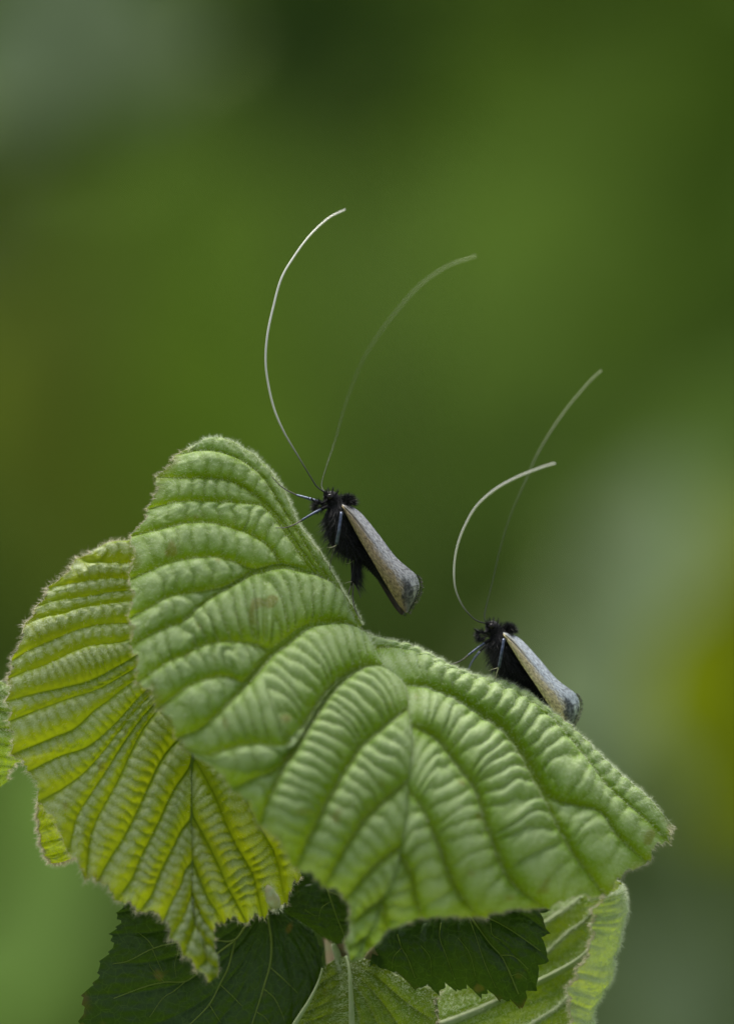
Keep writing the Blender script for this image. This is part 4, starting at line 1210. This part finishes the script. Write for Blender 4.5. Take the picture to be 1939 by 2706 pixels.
legs2 = [
    [([(1306, 1706, 1.9), (1295, 1692, 1.6), (1280, 1700, 1.4)], .10, .085, M_BLACK), ([(1280, 1700, 1.4), (1258, 1716, 1.3), (1236, 1733, 1.2)], .075, .055, LB_), ([(1236, 1733, 1.2), (1222, 1744, 1.2), (1205, 1752, 1.15), (1186, 1757, 1.1)], .04, .02, LT_)],
    [([(1316, 1720, 2.0), (1334, 1706, 1.3), (1331, 1689, .9)], .10, .08, M_BLACK), ([(1331, 1689, .9), (1325, 1726, .7), (1318, 1764, .8)], .085, .085, LB_), ([(1317, 1765, .8), (1305, 1768, .8), (1291, 1773, .8)], .022, .008, M_SPUR), ([(1317, 1764, .8), (1312, 1780, .9), (1308, 1795, 1.0)], .035, .02, M_SPUR)],
    [([(1300, 1700, 2.4), (1285, 1705, 2.6), (1268, 1722, 2.6)], .09, .07, M_BLACK), ([(1268, 1722, 2.6), (1250, 1745, 2.5), (1236, 1772, 2.3)], .06, .03, LB_)],
    [([(1330, 1740, 2.2), (1355, 1775, 2.1), (1362, 1800, 2.0)], .12, .10, M_BLACK), ([(1362, 1800, 2.0), (1358, 1830, 1.9), (1352, 1850, 1.7)], .11, .09, M_BLACK)],
    [([(1335, 1750, 2.8), (1365, 1785, 2.8), (1378, 1810, 2.8)], .12, .10, M_BLACK), ([(1378, 1810, 2.8), (1376, 1835, 2.6), (1372, 1860, 2.3)], .10, .08, M_BLACK)]]
moth("black furry moth with bronze wings clinging to the upright lobe of the big leaf", (906, 1332, -.3), 0, 1.0, M_WING1, ant1, legs1, 3)
moth("black furry moth with silvery wings standing on the arched ridge of the big leaf", (1331, 1671, 1.0), -3.5, 0.93, M_WING2, ant2, legs2, 4)


# ------------------------------------------------------------------ background shrubs and sprigs, far out of focus
def simple_leaf(length, width, fold=0.15, droop=0.25, n=9, m=5):
    """leaf in its own frame: base at origin, along +x, face +z"""
    t = np.linspace(0, 1, n)[:, None]
    s = np.linspace(-1, 1, m)[None, :]
    w = np.sin(math.pi * t ** 0.8) ** 0.8 * (1 - 0.15 * t) * width / 2
    x = t * length + 0 * s
    y = s * w
    z = fold * np.abs(y) - droop * length * t ** 2 + 0 * s
    return np.stack([x, y, z], -1).reshape(-1, 3), grid_faces(n, m)


def rot_frame(direction, face):
    x = unit(np.array(direction, float))
    f = np.array(face, float)
    z = unit(f - x * (x @ f))
    return np.stack([x, np.cross(z, x), z])


BGM = {}
M_GSTEM = plain("green_stem", (0.10, 0.15, 0.03), 0.7, noise=(0.13, 0.17, 0.05), noise_scale=60.0, spec=0.15)


def bgmat(key, col, trans, tf=0.35, rough=0.5, sheen=0.0):
    if key not in BGM:
        BGM[key] = plain("foliage_" + key, col, rough, trans=trans, trans_f=tf, noise=tuple(c * 1.35 for c in col), noise_scale=40.0, sheen=sheen, spec=0.12)
    return BGM[key]


def sprig(label, x, y, d, leaves, material, stem_to=(0, 0), seed=0, group="blurred plants behind the shoot"):
    """leaves: (dx, dy, size_x, ang) in survey units around (x, y)"""
    rng = np.random.default_rng(seed)
    c = W(np.array([(x, y, d)]))[0]
    k = (DIST + d * MM) / DIST * PX
    root = empty("blurred_plant", (c[0] + stem_to[0], c[1] + 0.03, 0.0), label, "plant", group)
    top = np.array([c[0], c[1] + 0.03, c[2]])
    path = catmull(np.array([[c[0] + stem_to[0], c[1] + 0.03, -0.02], [c[0] + stem_to[0] * 1.0, c[1] + 0.035, c[2] * .6], [c[0] + stem_to[0] * .8, c[1] + .035, c[2] * .92], top]), 30)
    v, f = tube(path, np.linspace(.004, .0015, 30), 8)
    mesh_obj("stem", v, f, M_GSTEM, root)
    for dx, dy, size, ang in leaves:
        L_ = size * k
        lv, lf = simple_leaf(L_, L_ * 0.72, 0.15, 0.12)
        lv[:, 0] -= L_ / 2
        a = math.radians(ang)
        di = np.array([math.cos(a), rng.uniform(-.25, .25), math.sin(a)])
        R = rot_frame(di, (rng.uniform(-.2, .2), -1, rng.uniform(.35, .7)))
        o = c + np.array([dx * k, rng.uniform(-.01, .01), -dy * k])
        pv = lv @ R + o
        lo_ = mesh_obj("leaf", pv, lf, material, root)
        b_ = pv.reshape(9, 5, 3)[0, 2]
        tv, tf = tube(catmull(np.array([b_, (b_ + top) / 2 + np.array([0, .01, 0]), path[-6]]), 10), .0012, 6)
        mesh_obj("petiole", tv, tf, M_GSTEM, lo_)
    return root


G_GREY = bgmat("grey_green", (0.1785, 0.2295, 0.1403), (0.187, 0.2465, 0.102), .25, .6, .1)
G_GREYL = bgmat("pale_grey_green", (0.272, 0.34, 0.1955), (0.272, 0.357, 0.1445), .25, .6, .1)
G_YEL = bgmat("yellow_green", (0.125, 0.165, 0.008), (0.25, 0.30, 0.004), .5, .7)
G_LIGHT = bgmat("light_green", (0.17, 0.275, 0.065), (0.215, 0.335, 0.045), .4, .7)
G_MID = bgmat("mid_green", (0.135, 0.22, 0.042), (0.18, 0.29, 0.028), .4, .8)
G_OLIVE = bgmat("olive", (0.1062, 0.1445, 0.0238), (0.1445, 0.187, 0.01105), .35, .8)
G_FRESH = bgmat("fresh_green", (0.12, 0.20, 0.030), (0.17, 0.28, 0.018), .4, .8)
G_DEEP = bgmat("deep_green", (0.058, 0.104, 0.010), (0.08, 0.148, 0.005), .3, .8)
G_DARK = bgmat("dark_green", (0.0102, 0.0272, 0.0017), (0.017, 0.0425, 0.00085), .25, .8)

sprig("grey-green blurred leaves high up beside the darkest gap", 200 * K, 60 * K, 260, [(0, 0, 560, 80), (-190, 60, 480, 70), (120, 10, 400, 95), (-60, -260, 500, 60)], G_GREY, (-.14, 0), 1)
sprig("yellow-green blurred leaves beyond the wing tip of the silvery moth", 1620 * K, 1470 * K, 210, [(0, 0, 660, 75), (60, -260, 480, 100), (30, 260, 480, 80)], G_YEL, (.03, 0), 2)
sprig("grey blurred leaves behind the silvery moth", 1400 * K, 1390 * K, 330, [(0, 0, 560, 60), (-140, 170, 430, 45), (70, -230, 420, 70), (100, 300, 460, 80)], G_GREYL, (.06, 0), 3)
sprig("light green blurred leaves below the yellow-green leaf", 40 * K, 2080 * K, 300, [(0, 0, 560, 65), (150, -140, 420, 55), (-120, 200, 520, 80), (130, 190, 330, 70), (60, -380, 560, 75)], G_LIGHT, (-.1, 0), 4)
sprig("blurred leaves under the curled leaf", 1560 * K, 2120 * K, 420, [(0, 0, 560, 60), (-60, 260, 560, 75), (60, -330, 480, 80), (-200, 120, 420, 60)], G_GREY, (.05, 0), 5)
sprig("darkest blurred leaves at the top of the hedge", 640 * K, 60 * K, 800, [(0, 0, 520, 30), (-140, 100, 420, 60), (160, 80, 420, 100), (60, -220, 520, 60)], G_DARK, (.02, 0), 6)
sprig("dark blurred leaves beside the dusky shrub", 1640 * K, 330 * K, 700, [(0, 0, 520, 80), (20, -260, 420, 60), (60, 240, 420, 100)], G_DEEP, (.05, 0), 7)
sprig("light green blurred leaves above the yellow-green ones", 1600 * K, 1150 * K, 600, [(0, 0, 560, 60), (-160, 60, 420, 40), (80, -160, 420, 70)], G_LIGHT, (.08, 0), 11)
sprig("dark green blurred leaves behind the thin antennae", 1480 * K, 790 * K, 900, [(0, 0, 560, 25), (-340, 180, 480, 30), (220, -120, 480, 30), (-560, 420, 420, 50)], G_DEEP, (.06, 0), 8)
sprig("olive blurred leaves beside the pale lobe", 60 * K, 700 * K, 800, [(0, 0, 620, 80), (40, 420, 620, 70), (-160, 200, 520, 90), (200, 700, 520, 60)], G_OLIVE, (-.2, 0), 9)
sprig("fresh green blurred leaves behind the long antennae", 1000 * K, 560 * K, 1000, [(0, 0, 620, 60), (-260, 220, 560, 70), (220, -220, 560, 50), (300, 100, 420, 60), (-520, 420, 700, 60), (-300, 560, 700, 40), (-620, -120, 700, 70), (-350, 150, 700, 60)], G_FRESH, (.02, 0), 10)


def shrub(label, x, y, rx, ry, rz, count, size, material, seed, trunk_h=None):
    """a leafy shrub standing on the ground; x, y in metres, crown centred at height rz-ish"""
    rng = np.random.default_rng(seed)
    root = empty("blurred_shrub", (x, y, 0), label, "shrub", "blurred shrubs of the far hedge")
    vs = []
    lv, lf = simple_leaf(size, size * .7, .15, .15, 5, 3)
    q = unit(rng.normal(size=(count, 3))) * rng.uniform(.25, 1, (count, 1)) ** .6
    ctr = np.array([x, y, rz]) + q * np.array([rx, ry, rz * 0.98])
    for p in ctr:
        R = rot_frame(rng.normal(size=3) * np.array([1, 1, .5]), rng.normal(size=3) * .7 + np.array([0, -.4, .9]))
        vs.append((lv * rng.uniform(.7, 1.3)) @ R + p)
    allv = np.vstack(vs)
    allf = np.vstack([lf + i * len(lv) for i in range(count)])
    crown = mesh_obj("crown", allv, allf, material, root)
    crown["kind"] = "stuff"
    for k in range(4):
        a = k * 1.6 + seed
        e = np.array([x + math.cos(a) * rx * .5, y + math.sin(a) * ry * .5, rz * 1.3])
        tv, tf = tube(catmull(np.array([[x + .02 * math.cos(a), y + .02 * math.sin(a), -.02], [x + .15 * math.cos(a) * rx, y, rz * .6], e]), 14), np.linspace(.018, .005, 14), 8)
        mesh_obj("stem", tv, tf, M_STEM, root)
    return root


shrub("mid green shrub filling the far hedge", .05, 3.0, .75, .45, .72, 4200, .075, G_MID, 22)
shrub("olive shrub at one end of the hedge", -.75, 2.7, .45, .4, .60, 1800, .065, G_OLIVE, 23)
shrub("dusky shrub at the other end of the hedge", .95, 3.0, .42, .4, .75, 1800, .07, G_DEEP, 24)
shrub("tall dense shrub standing behind the whole hedge", 0.1, 5.0, 2.4, .6, 1.1, 5200, .17, G_DEEP, 41)
